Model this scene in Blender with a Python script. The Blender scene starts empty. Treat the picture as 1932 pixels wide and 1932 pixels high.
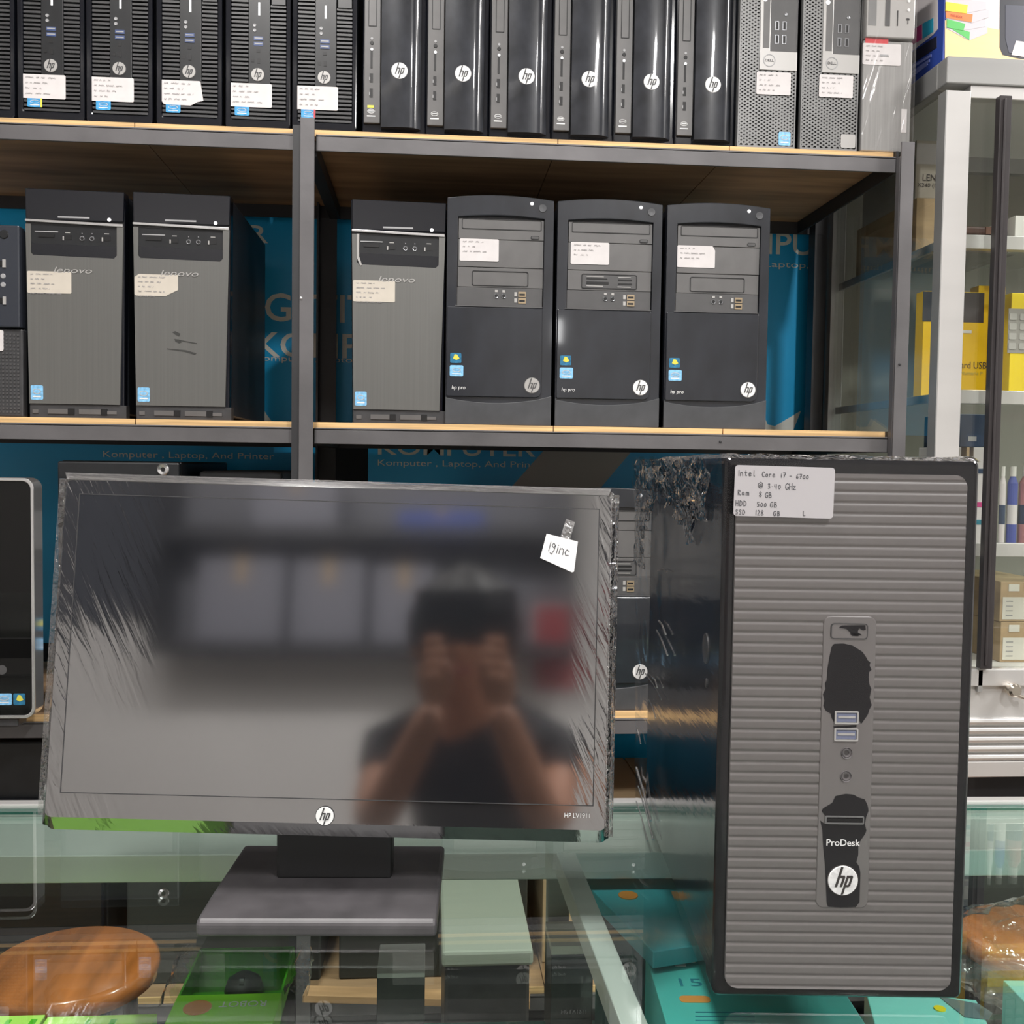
import bpy, bmesh, math, random
from mathutils import Vector, Matrix

# ------------------------------------------------------------------ camera, world, lights, exposure
sc = bpy.context.scene
COL = sc.collection
YAW, PITCH, ROLL, FPX = math.radians(4.6), math.radians(2.6), math.radians(0.8), 1950.0
CAM = Vector((0, 0, 1.30))
fw = Vector((math.sin(YAW) * math.cos(PITCH), math.cos(YAW) * math.cos(PITCH), -math.sin(PITCH)))
R0 = Vector((math.cos(YAW), -math.sin(YAW), 0))
U0 = R0.cross(fw)
UP = U0 * math.cos(ROLL) - R0 * math.sin(ROLL)
RT = R0 * math.cos(ROLL) + U0 * math.sin(ROLL)
cd = bpy.data.cameras.new('camera')
cam = bpy.data.objects.new('camera', cd)
COL.objects.link(cam)
cam.matrix_world = Matrix(((RT.x, UP.x, -fw.x, CAM.x), (RT.y, UP.y, -fw.y, CAM.y), (RT.z, UP.z, -fw.z, CAM.z), (0, 0, 0, 1)))
cd.sensor_width = 36
cd.lens = 36 * FPX / 1932
cd.clip_start = 0.01
sc.camera = cam
sc.view_settings.view_transform = 'Standard'
sc.view_settings.look = 'None'
sc.view_settings.gamma = 1
sc.view_settings.use_curve_mapping = False
sc.view_settings.exposure = 0.5
w = bpy.data.worlds.new('world')
sc.world = w
w.use_nodes = True
w.node_tree.nodes['Background'].inputs[0].default_value = (0.75, 0.85, 1, 1)
w.node_tree.nodes['Background'].inputs[1].default_value = 0.3


def area(name, loc, target, sx, sy, power, color=(1, 1, 1)):
    l = bpy.data.lights.new(name, 'AREA')
    l.shape = 'RECTANGLE'
    l.size, l.size_y, l.energy, l.color = sx, sy, power, color
    o = bpy.data.objects.new(name, l)
    COL.objects.link(o)
    o.location = loc
    d = Vector(target) - Vector(loc)
    if abs(d.x) + abs(d.y) > 1e-4:
        o.rotation_euler = d.to_track_quat('-Z', 'Y').to_euler()
    return o


def bulb(name, loc, radius, power, color):
    l = bpy.data.lights.new(name, 'POINT')
    l.shadow_soft_size, l.energy, l.color = radius, power, color
    o = bpy.data.objects.new(name, l)
    COL.objects.link(o)
    o.location = loc
    return o


area('tube_light', (0.9, -0.65, 2.84), (0.9, -0.65, 0), 0.10, 0.38, 38, (1, 0.98, 0.96))
area('tube_light', (-0.35, 0.55, 2.84), (-0.35, 0.55, 0), 0.16, 0.5, 29, (1, 0.97, 0.94))
area('tube_light', (-0.9, -0.9, 2.84), (-0.9, -2.6, 0.5), 1.6, 0.3, 62, (1, 0.97, 0.95))  # added lamp, aimed at the wall behind the camera so the monitor mirrors it brighter
area('tube_light', (2.2, 0.9, 2.84), (2.0, 1.2, 0), 0.16, 1.2, 55, (1, 0.97, 0.94))
area('wall_light', (0.72, -2.55, 2.06), (0.5, 1.6, 1.5), 0.04, 0.13, 0.5, (1, 1, 1))

FLOOR = -0.15
rnd = random.Random(7)


# ------------------------------------------------------------------ helpers
def ray(px, py):
    return fw + RT * ((px - 966) / FPX) - UP * ((py - 966) / FPX)


def at(px, py, Y):          # the point of the plane y = Y seen at a pixel
    v = ray(px, py)
    return CAM + v * (Y / v.y)


def atz(px, py, z):         # the point of the plane z seen at a pixel
    v = ray(px, py)
    return CAM + v * ((z - CAM.z) / v.z)


MATS = {}


def mat(name, color, rough=0.4, metal=0.0, spec=0.5, coat=0.0, var=0.0, vscale=(60, 60, 60), bump=0.0, bscale=None, emit=0.0, trans=0.0, alpha=1.0):
    if name in MATS:
        return MATS[name]
    m = bpy.data.materials.new(name)
    m.use_nodes = True
    nt = m.node_tree
    p = nt.nodes['Principled BSDF']
    c = (*color, 1)
    p.inputs['Base Color'].default_value = c
    p.inputs['Roughness'].default_value = rough
    p.inputs['Metallic'].default_value = metal
    p.inputs['Specular IOR Level'].default_value = spec
    p.inputs['Coat Weight'].default_value = coat
    p.inputs['Coat Roughness'].default_value = 0.05
    p.inputs['Alpha'].default_value = alpha
    if emit:
        p.inputs['Emission Color'].default_value = c
        p.inputs['Emission Strength'].default_value = emit
    tc = nt.nodes.new('ShaderNodeTexCoord')

    def noise(sc3, detail=3):
        mp = nt.nodes.new('ShaderNodeMapping')
        mp.inputs['Scale'].default_value = sc3
        nt.links.new(tc.outputs['Object'], mp.inputs[0])
        n = nt.nodes.new('ShaderNodeTexNoise')
        n.inputs['Scale'].default_value = 1
        n.inputs['Detail'].default_value = detail
        nt.links.new(mp.outputs[0], n.inputs['Vector'])
        return n
    if var:
        n = noise(vscale)
        r = nt.nodes.new('ShaderNodeMapRange')
        r.inputs['From Min'].default_value = 0.3
        r.inputs['From Max'].default_value = 0.7
        r.inputs['To Min'].default_value = 1 - var
        r.inputs['To Max'].default_value = 1 + var
        nt.links.new(n.outputs[0], r.inputs[0])
        mx = nt.nodes.new('ShaderNodeVectorMath')
        mx.operation = 'SCALE'
        mx.inputs[0].default_value = color
        nt.links.new(r.outputs[0], mx.inputs['Scale'])
        nt.links.new(mx.outputs[0], p.inputs['Base Color'])
    if bump:
        n = noise(bscale or vscale)
        b = nt.nodes.new('ShaderNodeBump')
        b.inputs['Strength'].default_value = bump
        b.inputs['Distance'].default_value = 0.001
        nt.links.new(n.outputs[0], b.inputs['Height'])
        nt.links.new(b.outputs[0], p.inputs['Normal'])
    MATS[name] = m
    return m


def film_mat(name, base=0.06, fres=1.0, rough=0.1, bump=0.4, scale=(40, 40, 40), dist=0.002, tint=(1, 1, 1), ridge=False, ior=1.5, masks=(), rot=(0, 0, 0)):
    """clear film or glass: transparent with a reflecting skin"""
    if name in MATS:
        return MATS[name]
    m = bpy.data.materials.new(name)
    m.use_nodes = True
    nt = m.node_tree
    nt.nodes.clear()
    L = nt.links.new
    out = nt.nodes.new('ShaderNodeOutputMaterial')
    mix = nt.nodes.new('ShaderNodeMixShader')
    tr = nt.nodes.new('ShaderNodeBsdfTransparent')
    tr.inputs[0].default_value = (*tint, 1)
    gl = nt.nodes.new('ShaderNodeBsdfGlossy')
    gl.inputs['Color'].default_value = (1, 1, 1, 1)
    gl.inputs['Roughness'].default_value = rough
    ge = nt.nodes.new('ShaderNodeNewGeometry')      # two-sided Schlick reflectance
    dt = nt.nodes.new('ShaderNodeVectorMath')
    dt.operation = 'DOT_PRODUCT'
    L(ge.outputs['Normal'], dt.inputs[0])
    L(ge.outputs['Incoming'], dt.inputs[1])
    ab = nt.nodes.new('ShaderNodeMath')
    ab.operation = 'ABSOLUTE'
    L(dt.outputs['Value'], ab.inputs[0])
    om = nt.nodes.new('ShaderNodeMath')
    om.operation = 'SUBTRACT'
    om.inputs[0].default_value = 1
    L(ab.outputs[0], om.inputs[1])
    pw = nt.nodes.new('ShaderNodeMath')
    pw.operation = 'POWER'
    pw.inputs[1].default_value = 5
    L(om.outputs[0], pw.inputs[0])
    f0 = ((ior - 1) / (ior + 1)) ** 2
    fr = nt.nodes.new('ShaderNodeMath')
    fr.operation = 'MULTIPLY_ADD'
    fr.inputs[1].default_value = 1 - f0
    fr.inputs[2].default_value = f0
    L(pw.outputs[0], fr.inputs[0])
    ma = nt.nodes.new('ShaderNodeMath')
    ma.operation = 'MULTIPLY_ADD'
    ma.inputs[1].default_value = fres
    ma.inputs[2].default_value = base
    ma.use_clamp = True
    L(fr.outputs[0], ma.inputs[0])
    L(ma.outputs[0], mix.inputs[0])
    L(tr.outputs[0], mix.inputs[1])
    L(gl.outputs[0], mix.inputs[2])
    L(mix.outputs[0], out.inputs[0])
    if bump:
        tc = nt.nodes.new('ShaderNodeTexCoord')
        rt = nt.nodes.new('ShaderNodeMapping')
        rt.inputs['Rotation'].default_value = rot
        L(tc.outputs['Object'], rt.inputs[0])
        mp = nt.nodes.new('ShaderNodeMapping')
        mp.inputs['Scale'].default_value = scale
        L(rt.outputs[0], mp.inputs[0])
        n = nt.nodes.new('ShaderNodeTexNoise')
        n.inputs['Scale'].default_value = 1
        n.inputs['Detail'].default_value = 3
        n.inputs['Distortion'].default_value = 0.4
        L(mp.outputs[0], n.inputs['Vector'])
        h = n.outputs[0]
        if ridge:
            s = nt.nodes.new('ShaderNodeMath')
            s.operation = 'SUBTRACT'
            s.inputs[1].default_value = 0.5
            L(h, s.inputs[0])
            a = nt.nodes.new('ShaderNodeMath')
            a.operation = 'ABSOLUTE'
            L(s.outputs[0], a.inputs[0])
            h = a.outputs[0]
        strength = None
        sep = nt.nodes.new('ShaderNodeSeparateXYZ')
        L(tc.outputs['Object'], sep.inputs[0])
        tot = None
        for terms in masks:          # each mask: product of ranges (axis, from0, from1)
            prod = None
            for ax, a0, a1 in terms:
                r = nt.nodes.new('ShaderNodeMapRange')
                r.inputs['From Min'].default_value = a0
                r.inputs['From Max'].default_value = a1
                L(sep.outputs[ax], r.inputs[0])
                if prod is None:
                    prod = r.outputs[0]
                else:
                    q = nt.nodes.new('ShaderNodeMath')
                    q.operation = 'MULTIPLY'
                    L(prod, q.inputs[0])
                    L(r.outputs[0], q.inputs[1])
                    prod = q.outputs[0]
            if tot is None:
                tot = prod
            else:
                q = nt.nodes.new('ShaderNodeMath')
                q.operation = 'MAXIMUM'
                L(tot, q.inputs[0])
                L(prod, q.inputs[1])
                tot = q.outputs[0]
        b = nt.nodes.new('ShaderNodeBump')
        b.inputs['Distance'].default_value = dist
        b.inputs['Strength'].default_value = bump
        if tot is not None:
            q = nt.nodes.new('ShaderNodeMath')
            q.operation = 'MULTIPLY'
            q.inputs[1].default_value = bump
            L(tot, q.inputs[0])
            L(q.outputs[0], b.inputs['Strength'])
        L(h, b.inputs['Height'])
        L(b.outputs[0], gl.inputs['Normal'])
    MATS[name] = m
    return m


class MB:
    """collects shapes; build() links them as ONE mesh object"""
    def __init__(s):
        s.v, s.f, s.m = [], [], []

    def add(s, vs, fs, mi=0):
        o = len(s.v)
        s.v += [tuple(p) for p in vs]
        s.f += [tuple(i + o for i in f) for f in fs]
        s.m += [mi] * len(fs)
        return s

    def box(s, x0, x1, y0, y1, z0, z1, mi=0):
        return s.add([(x0, y0, z0), (x1, y0, z0), (x1, y1, z0), (x0, y1, z0), (x0, y0, z1), (x1, y0, z1), (x1, y1, z1), (x0, y1, z1)],
                     [(0, 3, 2, 1), (4, 5, 6, 7), (0, 1, 5, 4), (1, 2, 6, 5), (2, 3, 7, 6), (3, 0, 4, 7)], mi)

    def hexa(s, b, t, mi=0):          # 4 bottom and 4 top points, both counter-clockwise
        return s.add(list(b) + list(t), [(0, 3, 2, 1), (4, 5, 6, 7), (0, 1, 5, 4), (1, 2, 6, 5), (2, 3, 7, 6), (3, 0, 4, 7)], mi)

    def prism(s, pts, a, b, axis='y', mi=0):
        n = len(pts)
        f = {'y': lambda p, t: (p[0], t, p[1]), 'z': lambda p, t: (p[0], p[1], t), 'x': lambda p, t: (t, p[0], p[1])}[axis]
        vs = [f(p, a) for p in pts] + [f(p, b) for p in pts]
        fs = [tuple(range(n)), tuple(range(2 * n - 1, n - 1, -1))] + [(i, i + n, (i + 1) % n + n, (i + 1) % n) for i in range(n)]
        return s.add(vs, fs, mi)

    def ring(s, outer, inner, a, b, mi=0):   # frame between two outlines of the same length, along y
        n = len(outer)
        vs = [(p[0], a, p[1]) for p in outer] + [(p[0], a, p[1]) for p in inner] + [(p[0], b, p[1]) for p in outer] + [(p[0], b, p[1]) for p in inner]
        fs = []
        for i in range(n):
            j = (i + 1) % n
            fs += [(i, j, n + j, n + i), (2 * n + i, 3 * n + i, 3 * n + j, 2 * n + j), (i, 2 * n + i, 2 * n + j, j), (n + i, n + j, 3 * n + j, 3 * n + i)]
        return s.add(vs, fs, mi)

    def lathe(s, prof, n=32, c=(0, 0, 0), axis='z', mi=0):
        vs, fs = [], []
        k = len(prof)
        for i in range(n):
            a = 2 * math.pi * i / n
            for r, z in prof:
                if axis == 'z':
                    vs.append((c[0] + r * math.cos(a), c[1] + r * math.sin(a), c[2] + z))
                elif axis == 'y':
                    vs.append((c[0] + r * math.cos(a), c[1] + z, c[2] + r * math.sin(a)))
                else:
                    vs.append((c[0] + z, c[1] + r * math.cos(a), c[2] + r * math.sin(a)))
        for i in range(n):
            for j in range(k - 1):
                a, b = i * k + j, ((i + 1) % n) * k + j
                fs.append((a, b, b + 1, a + 1))
        fs.append(tuple(i * k for i in range(n)))
        fs.append(tuple(i * k + k - 1 for i in range(n - 1, -1, -1)))
        return s.add(vs, fs, mi)

    def cyl(s, c, r, a, b, axis='y', n=20, mi=0):
        return s.lathe([(r, a), (r, b)], n, c, axis, mi)

    def tube(s, path, r, n=8, mi=0):
        path = [Vector(p) for p in path]
        vs, fs = [], []
        for i, p in enumerate(path):
            d = (path[min(i + 1, len(path) - 1)] - path[max(i - 1, 0)]).normalized()
            u = d.cross(Vector((0, 0, 1)))
            if u.length < 1e-3:
                u = Vector((1, 0, 0))
            u.normalize()
            w_ = d.cross(u)
            for k in range(n):
                a = 2 * math.pi * k / n
                vs.append(p + (u * math.cos(a) + w_ * math.sin(a)) * r)
        for i in range(len(path) - 1):
            for k in range(n):
                fs.append((i * n + k, i * n + (k + 1) % n, (i + 1) * n + (k + 1) % n, (i + 1) * n + k))
        fs.append(tuple(range(n)))
        fs.append(tuple(range(len(path) * n - 1, (len(path) - 1) * n - 1, -1)))
        return s.add(vs, fs, mi)

    def stroke(s, pts, wd, y=0.0, mi=0):   # pen line in the xz plane
        for a, b in zip(pts[:-1], pts[1:]):
            d = Vector((b[0] - a[0], b[1] - a[1]))
            if d.length < 1e-7:
                continue
            d.normalize()
            n = Vector((-d.y, d.x)) * wd / 2
            e = d * wd * 0.3
            p = [(a[0] + n.x - e.x, y, a[1] + n.y - e.y), (a[0] - n.x - e.x, y, a[1] - n.y - e.y), (b[0] - n.x + e.x, y, b[1] - n.y + e.y), (b[0] + n.x + e.x, y, b[1] + n.y + e.y)]
            s.add(p, [(0, 1, 2, 3)], mi)
        return s

    def mesh(s, name, mats, smooth=False, fix=True):
        me = bpy.data.meshes.new(name)
        me.from_pydata(s.v, [], s.f)
        for m in (mats if isinstance(mats, (list, tuple)) else [mats]):
            me.materials.append(m)
        me.polygons.foreach_set('material_index', s.m)
        if fix:
            bm = bmesh.new()
            bm.from_mesh(me)
            bmesh.ops.recalc_face_normals(bm, faces=bm.faces)
            bm.to_mesh(me)
            bm.free()
        if smooth:
            me.polygons.foreach_set('use_smooth', [True] * len(me.polygons))
        me.update()
        return me


def rr(x0, x1, z0, z1, r, n=5, corners=(1, 1, 1, 1)):   # rounded rectangle, corners bl br tr tl
    pts = []
    for k, (cx, cz, a0) in enumerate(((x0, z0, 180), (x1, z0, 270), (x1, z1, 0), (x0, z1, 90))):
        rad = r * corners[k]
        if rad <= 0:
            pts.append((cx, cz))
            continue
        ox = cx + rad if k in (0, 3) else cx - rad
        oz = cz + rad if k in (0, 1) else cz - rad
        for i in range(n + 1):
            a = math.radians(a0 + 90 * i / n)
            pts.append((ox + rad * math.cos(a), oz + rad * math.sin(a)))
    return pts


CACHE = {}


def part(name, mb, mats, parent=None, loc=(0, 0, 0), rot=(0, 0, 0), bevel=0, seg=2, smooth=False, key=None, label=None, fix=True):
    """mb may be an MB or a function making one; with a key alike pieces share mesh data"""
    if key and key in CACHE:
        me = CACHE[key]
    else:
        if callable(mb):
            mb = mb()
        me = mb.mesh(name, mats, smooth, fix)
        if key:
            CACHE[key] = me
    o = bpy.data.objects.new(name, me)
    COL.objects.link(o)
    o.location = loc
    o.rotation_euler = rot
    if parent:
        o.parent = parent
    if bevel:
        b = o.modifiers.new('bevel', 'BEVEL')
        b.width = bevel
        b.segments = seg
        b.limit_method = 'ANGLE'
        b.angle_limit = math.radians(40)
        b.harden_normals = False
    if label:
        o['label'] = label
    return o


def thing(name, label, cat, loc=(0, 0, 0), rz=0.0, group=None):
    o = bpy.data.objects.new(name, None)
    COL.objects.link(o)
    o.empty_display_size = 0.05
    o.location = loc
    o.rotation_euler = (0, 0, rz)
    o['label'] = label
    o['category'] = cat
    if group:
        o['group'] = group
    return o


def tag(o, label, cat, group=None):
    o['label'] = label
    o['category'] = cat
    if group:
        o['group'] = group
    return o


def struct(o):
    o['kind'] = 'structure'
    return o


def text(name, body, mt, parent, loc, height=None, width=None, shear=0.0, rot=(math.pi / 2, 0, 0), thick=0.0002, offset=0.0, align='LEFT'):
    """flat lettering; rot (90,0,0) stands it up facing -y"""
    key = ('txt', body, height, width, shear, offset, align, mt.name)
    if key not in CACHE:
        c = bpy.data.curves.new(name, 'FONT')
        c.body = body
        c.size = 1
        c.shear = shear
        c.extrude = 0
        c.offset = offset
        c.resolution_u = 3
        to = bpy.data.objects.new('tmp', c)
        COL.objects.link(to)
        dg = bpy.context.evaluated_depsgraph_get()
        me = bpy.data.meshes.new_from_object(to.evaluated_get(dg))
        bpy.data.objects.remove(to)
        xs = [v.co.x for v in me.vertices]
        ys = [v.co.y for v in me.vertices]
        x0, x1, y0, y1 = min(xs), max(xs), min(ys), max(ys)
        sy = height / (y1 - y0) if height else width / (x1 - x0)
        sx = width / (x1 - x0) if width else sy
        dx = {'LEFT': 0, 'CENTER': -(x1 - x0) * sx / 2}[align]
        for v in me.vertices:
            v.co = ((v.co.x - x0) * sx + dx, (v.co.y - y0) * sy, 0)
        me.materials.clear()
        me.materials.append(mt)
        CACHE[key] = me
    o = bpy.data.objects.new(name, CACHE[key])
    COL.objects.link(o)
    o.location = loc
    o.rotation_euler = rot
    o.parent = parent
    return o


# ------------------------------------------------------------------ materials
black_gloss = mat('black_gloss', (0.007, 0.008, 0.012), 0.12, spec=0.5, coat=0.15)
black_panel = mat('black_panel', (0.022, 0.024, 0.030), 0.3, spec=0.2, coat=0.6, var=0.5, vscale=(30, 30, 20))
door_gloss = mat('door_gloss', (0.018, 0.020, 0.026), 0.28, spec=0.4, coat=0.4, var=0.3, vscale=(25, 25, 14))
black_plastic = mat('black_plastic', (0.014, 0.015, 0.017), 0.35, var=0.2, vscale=(40, 40, 40))
case_metal = mat('case_metal', (0.016, 0.018, 0.022), 0.38, spec=0.4, var=0.25, vscale=(20, 20, 20))
dark_plastic = mat('dark_plastic', (0.045, 0.045, 0.048), 0.42, var=0.15, vscale=(50, 50, 50))
bezel_gray = mat('bezel_gray', (0.075, 0.074, 0.076), 0.45, var=0.10, vscale=(30, 30, 30))
bezel_light = mat('bezel_light', (0.115, 0.112, 0.112), 0.42, var=0.08, vscale=(30, 30, 30))
base_gray = mat('base_gray', (0.06, 0.062, 0.068), 0.35, var=0.15, vscale=(30, 30, 30))
slot_black = mat('slot_black', (0.004, 0.004, 0.005), 0.5)
brushed = mat('brushed_gray', (0.165, 0.165, 0.158), 0.40, metal=0.5, var=0.05, vscale=(400, 40, 4))
silver = mat('silver', (0.72, 0.72, 0.73), 0.2, metal=0.9)
chrome_dim = mat('chrome_dim', (0.35, 0.36, 0.38), 0.25, metal=0.8)
white_mark = mat('white_mark', (0.80, 0.80, 0.80), 0.45)
gray_mark = mat('gray_mark', (0.32, 0.32, 0.33), 0.4)
led_white = mat('led_white', (0.8, 0.8, 0.82), 0.3, emit=0.35)
paper = mat('paper_label', (0.64, 0.61, 0.61), 0.6, var=0.04, vscale=(50, 50, 50))
paper_warm = mat('paper_label_warm', (0.56, 0.51, 0.44), 0.6, var=0.04, vscale=(50, 50, 50))
ink = mat('pen_ink', (0.10, 0.10, 0.11), 0.6)
ink_faint = mat('faded_pen_ink', (0.40, 0.38, 0.38), 0.6)
blue_sticker = mat('blue_sticker', (0.06, 0.33, 0.66), 0.35, var=0.35, vscale=(150, 150, 150))
blue_light = mat('light_blue_sticker', (0.22, 0.50, 0.78), 0.35, var=0.3, vscale=(170, 170, 170))
blue_dark = mat('dark_blue_sticker', (0.02, 0.15, 0.28), 0.35, var=0.4, vscale=(170, 170, 170))
yellow_mark = mat('yellow_mark', (0.7, 0.65, 0.08), 0.4)
red_mark = mat('red_mark', (0.55, 0.05, 0.06), 0.5)
usb_blue = mat('usb_blue', (0.05, 0.08, 0.20), 0.4)
usb_gold = mat('usb_gold', (0.42, 0.33, 0.22), 0.3, metal=0.7)
mesh_gray = mat('mesh_gray', (0.20, 0.20, 0.20), 0.4, metal=0.3, var=0.1, vscale=(30, 30, 30))
light_gray = mat('light_gray', (0.42, 0.41, 0.40), 0.35, metal=0.2)
plywood_edge = mat('plywood_edge', (0.72, 0.47, 0.22), 0.7, var=0.3, vscale=(6, 40, 260))
plywood = mat('plywood', (0.42, 0.26, 0.14), 0.7, var=0.3, vscale=(4, 30, 30))
steel_paint = mat('gray_painted_steel', (0.125, 0.120, 0.125), 0.45, metal=0.2, var=0.2, vscale=(9, 9, 9), bump=0.2, bscale=(90, 90, 90))
steel_dark = mat('dark_painted_steel', (0.03, 0.03, 0.033), 0.5, var=0.2, vscale=(9, 9, 9))
alu = mat('aluminium', (0.66, 0.65, 0.64), 0.33, metal=0.55, var=0.04, vscale=(3, 3, 20))
alu_gray = mat('aluminium_gray', (0.34, 0.34, 0.335), 0.4, metal=0.4, var=0.06, vscale=(3, 3, 20))
white_panel = mat('white_panel', (0.74, 0.73, 0.70), 0.4, var=0.03, vscale=(5, 5, 5))
wall_paint = mat('wall_paint', (0.72, 0.70, 0.68), 0.7, var=0.05, vscale=(2, 2, 2))
wall_dark = mat('dark_wall_paint', (0.045, 0.05, 0.055), 0.7, var=0.2, vscale=(2, 2, 2))
floor_mat = mat('floor_tile', (0.20, 0.17, 0.15), 0.35, var=0.2, vscale=(3, 3, 3))
banner_blue = mat('banner_blue', (0.012, 0.45, 0.88), 0.35, var=0.05, vscale=(3, 3, 3))
banner_text = mat('banner_print', (0.85, 0.88, 0.82), 0.45)
banner_grey = mat('banner_grey_print', (0.48, 0.46, 0.42), 0.45)
wood_seat = mat('varnished_wood', (0.46, 0.155, 0.04), 0.22, coat=0.5, var=0.45, vscale=(26, 5, 26))
wood_plank = mat('pine_plank', (0.60, 0.36, 0.18), 0.6, var=0.2, vscale=(8, 50, 50))
lime = mat('lime_print', (0.30, 0.85, 0.01), 0.4, var=0.03, vscale=(20, 20, 20))
lime_dark = mat('green_print', (0.10, 0.55, 0.02), 0.4, var=0.25, vscale=(20, 20, 20))
lime_pale = mat('pale_lime_print', (0.45, 0.75, 0.12), 0.45)
teal = mat('teal_print', (0.10, 0.52, 0.50), 0.35, var=0.15, vscale=(9, 9, 9))
teal_pale = mat('pale_teal_print', (0.25, 0.66, 0.62), 0.35, var=0.08, vscale=(9, 9, 9))
teal_deep = mat('deep_teal_print', (0.03, 0.22, 0.30), 0.35, var=0.3, vscale=(9, 9, 9))
orange_mark = mat('orange_mark', (0.75, 0.28, 0.06), 0.5)
yellow_box_m = mat('yellow_carton', (0.90, 0.56, 0.004), 0.4, var=0.03, vscale=(9, 9, 9))
yellow_bright = mat('bright_yellow_carton', (0.88, 0.66, 0.01), 0.4)
charcoal_print = mat('charcoal_print', (0.055, 0.045, 0.05), 0.4)
carton = mat('brown_cardboard', (0.46, 0.33, 0.19), 0.75, var=0.12, vscale=(9, 9, 40))
leather = mat('brown_leather', (0.075, 0.03, 0.02), 0.35, var=0.4, vscale=(12, 12, 12))
navy = mat('navy_print', (0.02, 0.045, 0.10), 0.35, var=0.3, vscale=(9, 9, 9))
blue_box = mat('royal_blue_print', (0.035, 0.075, 0.36), 0.35, var=0.1, vscale=(9, 9, 9))
ink_dark = mat('black_print', (0.02, 0.02, 0.035), 0.35)
cyan_p = mat('cyan_print', (0.03, 0.42, 0.62), 0.4)
magenta_p = mat('magenta_print', (0.55, 0.05, 0.22), 0.4)
olive_p = mat('olive_print', (0.50, 0.45, 0.10), 0.4)
pale_p = mat('pale_print', (0.62, 0.58, 0.58), 0.4)
desk_p = mat('desk_print', (0.85, 0.64, 0.32), 0.4, var=0.06, vscale=(6, 6, 50))
green_p = mat('green_cover_print', (0.10, 0.50, 0.12), 0.4)
orange_p = mat('orange_cover_print', (0.85, 0.22, 0.06), 0.4)
yellow_p = mat('yellow_cover_print', (0.85, 0.72, 0.05), 0.4)
white_p = mat('white_page_print', (0.82, 0.76, 0.76), 0.4)
page_p = mat('page_block_print', (0.60, 0.56, 0.60), 0.4)
printer_p = mat('printer_print', (0.035, 0.038, 0.05), 0.3)
scuff = mat('dark_scuff', (0.035, 0.035, 0.033), 0.6)
skin = mat('skin', (0.42, 0.20, 0.12), 0.5, var=0.1, vscale=(20, 20, 20))
hair_m = mat('black_hair', (0.008, 0.007, 0.006), 0.5, var=0.4, vscale=(200, 200, 40))
shirt_m = mat('charcoal_shirt', (0.02, 0.021, 0.025), 0.85, var=0.2, vscale=(60, 60, 60))
jeans_m = mat('dark_trousers', (0.02, 0.022, 0.035), 0.85, var=0.2, vscale=(60, 60, 60))
glass_top_m = film_mat('green_counter_glass', base=0.0, fres=1.1, rough=0.0, bump=0, tint=(0.90, 0.96, 0.93))
glass_edge_m = mat('glass_edge', (0.05, 0.25, 0.20), 0.1, coat=0.5)
shelf_glass_m = film_mat('cabinet_shelf_glass', base=0.0, fres=1.0, rough=0.0, bump=0, tint=(0.93, 0.97, 0.95))
glass_m = film_mat('cabinet_glass', base=0.0, fres=1.1, rough=0.0, bump=0, tint=(0.98, 0.99, 0.975))
wrap_m = film_mat('tower_wrap_film', base=0.0, fres=0.8, rough=0.10, bump=0.10, scale=(10, 14, 120), dist=0.002)
crumple_m = film_mat('crumpled_film', base=0.09, fres=1.8, rough=0.10, bump=1.0, scale=(90, 70, 70), dist=0.006, ridge=True)
bag_m = film_mat('clear_bag_film', base=0.05, fres=1.6, rough=0.12, bump=1.0, scale=(50, 50, 50), dist=0.005, ridge=True)


def hazy_mat(name, base, fac, rough, bump=0.0, scale=(1, 1, 1), rot=(0, 0, 0), masks=(), dist=0.001, fine=0.0):
    """dark plastic under loose film: dull base with a broad mirror skin"""
    if name in MATS:
        return MATS[name]
    m = film_mat(name, base=fac, fres=0.6, rough=rough, bump=bump or 0.0001, scale=scale, dist=dist, ridge=False, masks=masks, rot=rot)
    nt = m.node_tree
    mix = [n for n in nt.nodes if n.type == 'MIX_SHADER'][0]
    old = [n for n in nt.nodes if n.type == 'BSDF_TRANSPARENT'][0]
    nt.nodes.remove(old)
    d = nt.nodes.new('ShaderNodeBsdfDiffuse')
    d.inputs[0].default_value = (*base, 1)
    nt.links.new(d.outputs[0], mix.inputs[1])
    return m


screen_m = hazy_mat('monitor_screen', (0.012, 0.013, 0.016), 0.29, 0.075, bump=0.26, scale=(150, 20, 16), rot=(0, math.radians(26), 0), dist=0.0012,
                    masks=(((0, 0.085, 0.03), (2, 0.06, 0.14)), ((0, 0.405, 0.435), (2, 0.22, 0.10))))
wrapped_bezel = hazy_mat('wrapped_bezel', (0.02, 0.02, 0.022), 0.27, 0.08, bump=0.40, scale=(160, 60, 22), rot=(0, math.radians(26), 0), dist=0.0012,
                         masks=(((0, 0.08, 0.02),), ((0, 0.42, 0.44),), ((2, 0.010, -0.004),)))

# ------------------------------------------------------------------ room
o = struct(part('floor', MB().box(-3, 3.4, -2.7, 2.4, FLOOR - 0.05, FLOOR), floor_mat))
struct(part('ceiling', MB().box(-3, 3.4, -2.7, 2.4, 2.9, 2.95), wall_paint))
struct(part('wall_back', MB().box(-3, 3.4, 2.30, 2.40, FLOOR, 2.9), wall_dark))
struct(part('wall_front', MB().box(-3, 3.4, -2.7, -2.6, FLOOR, 2.9), wall_paint))
struct(part('wall_left', MB().box(-3.1, -3, -2.7, 2.4, FLOOR, 2.9), wall_paint))
struct(part('wall_right', MB().box(3.4, 3.5, -2.7, 2.4, FLOOR, 2.9), wall_paint))

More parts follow.
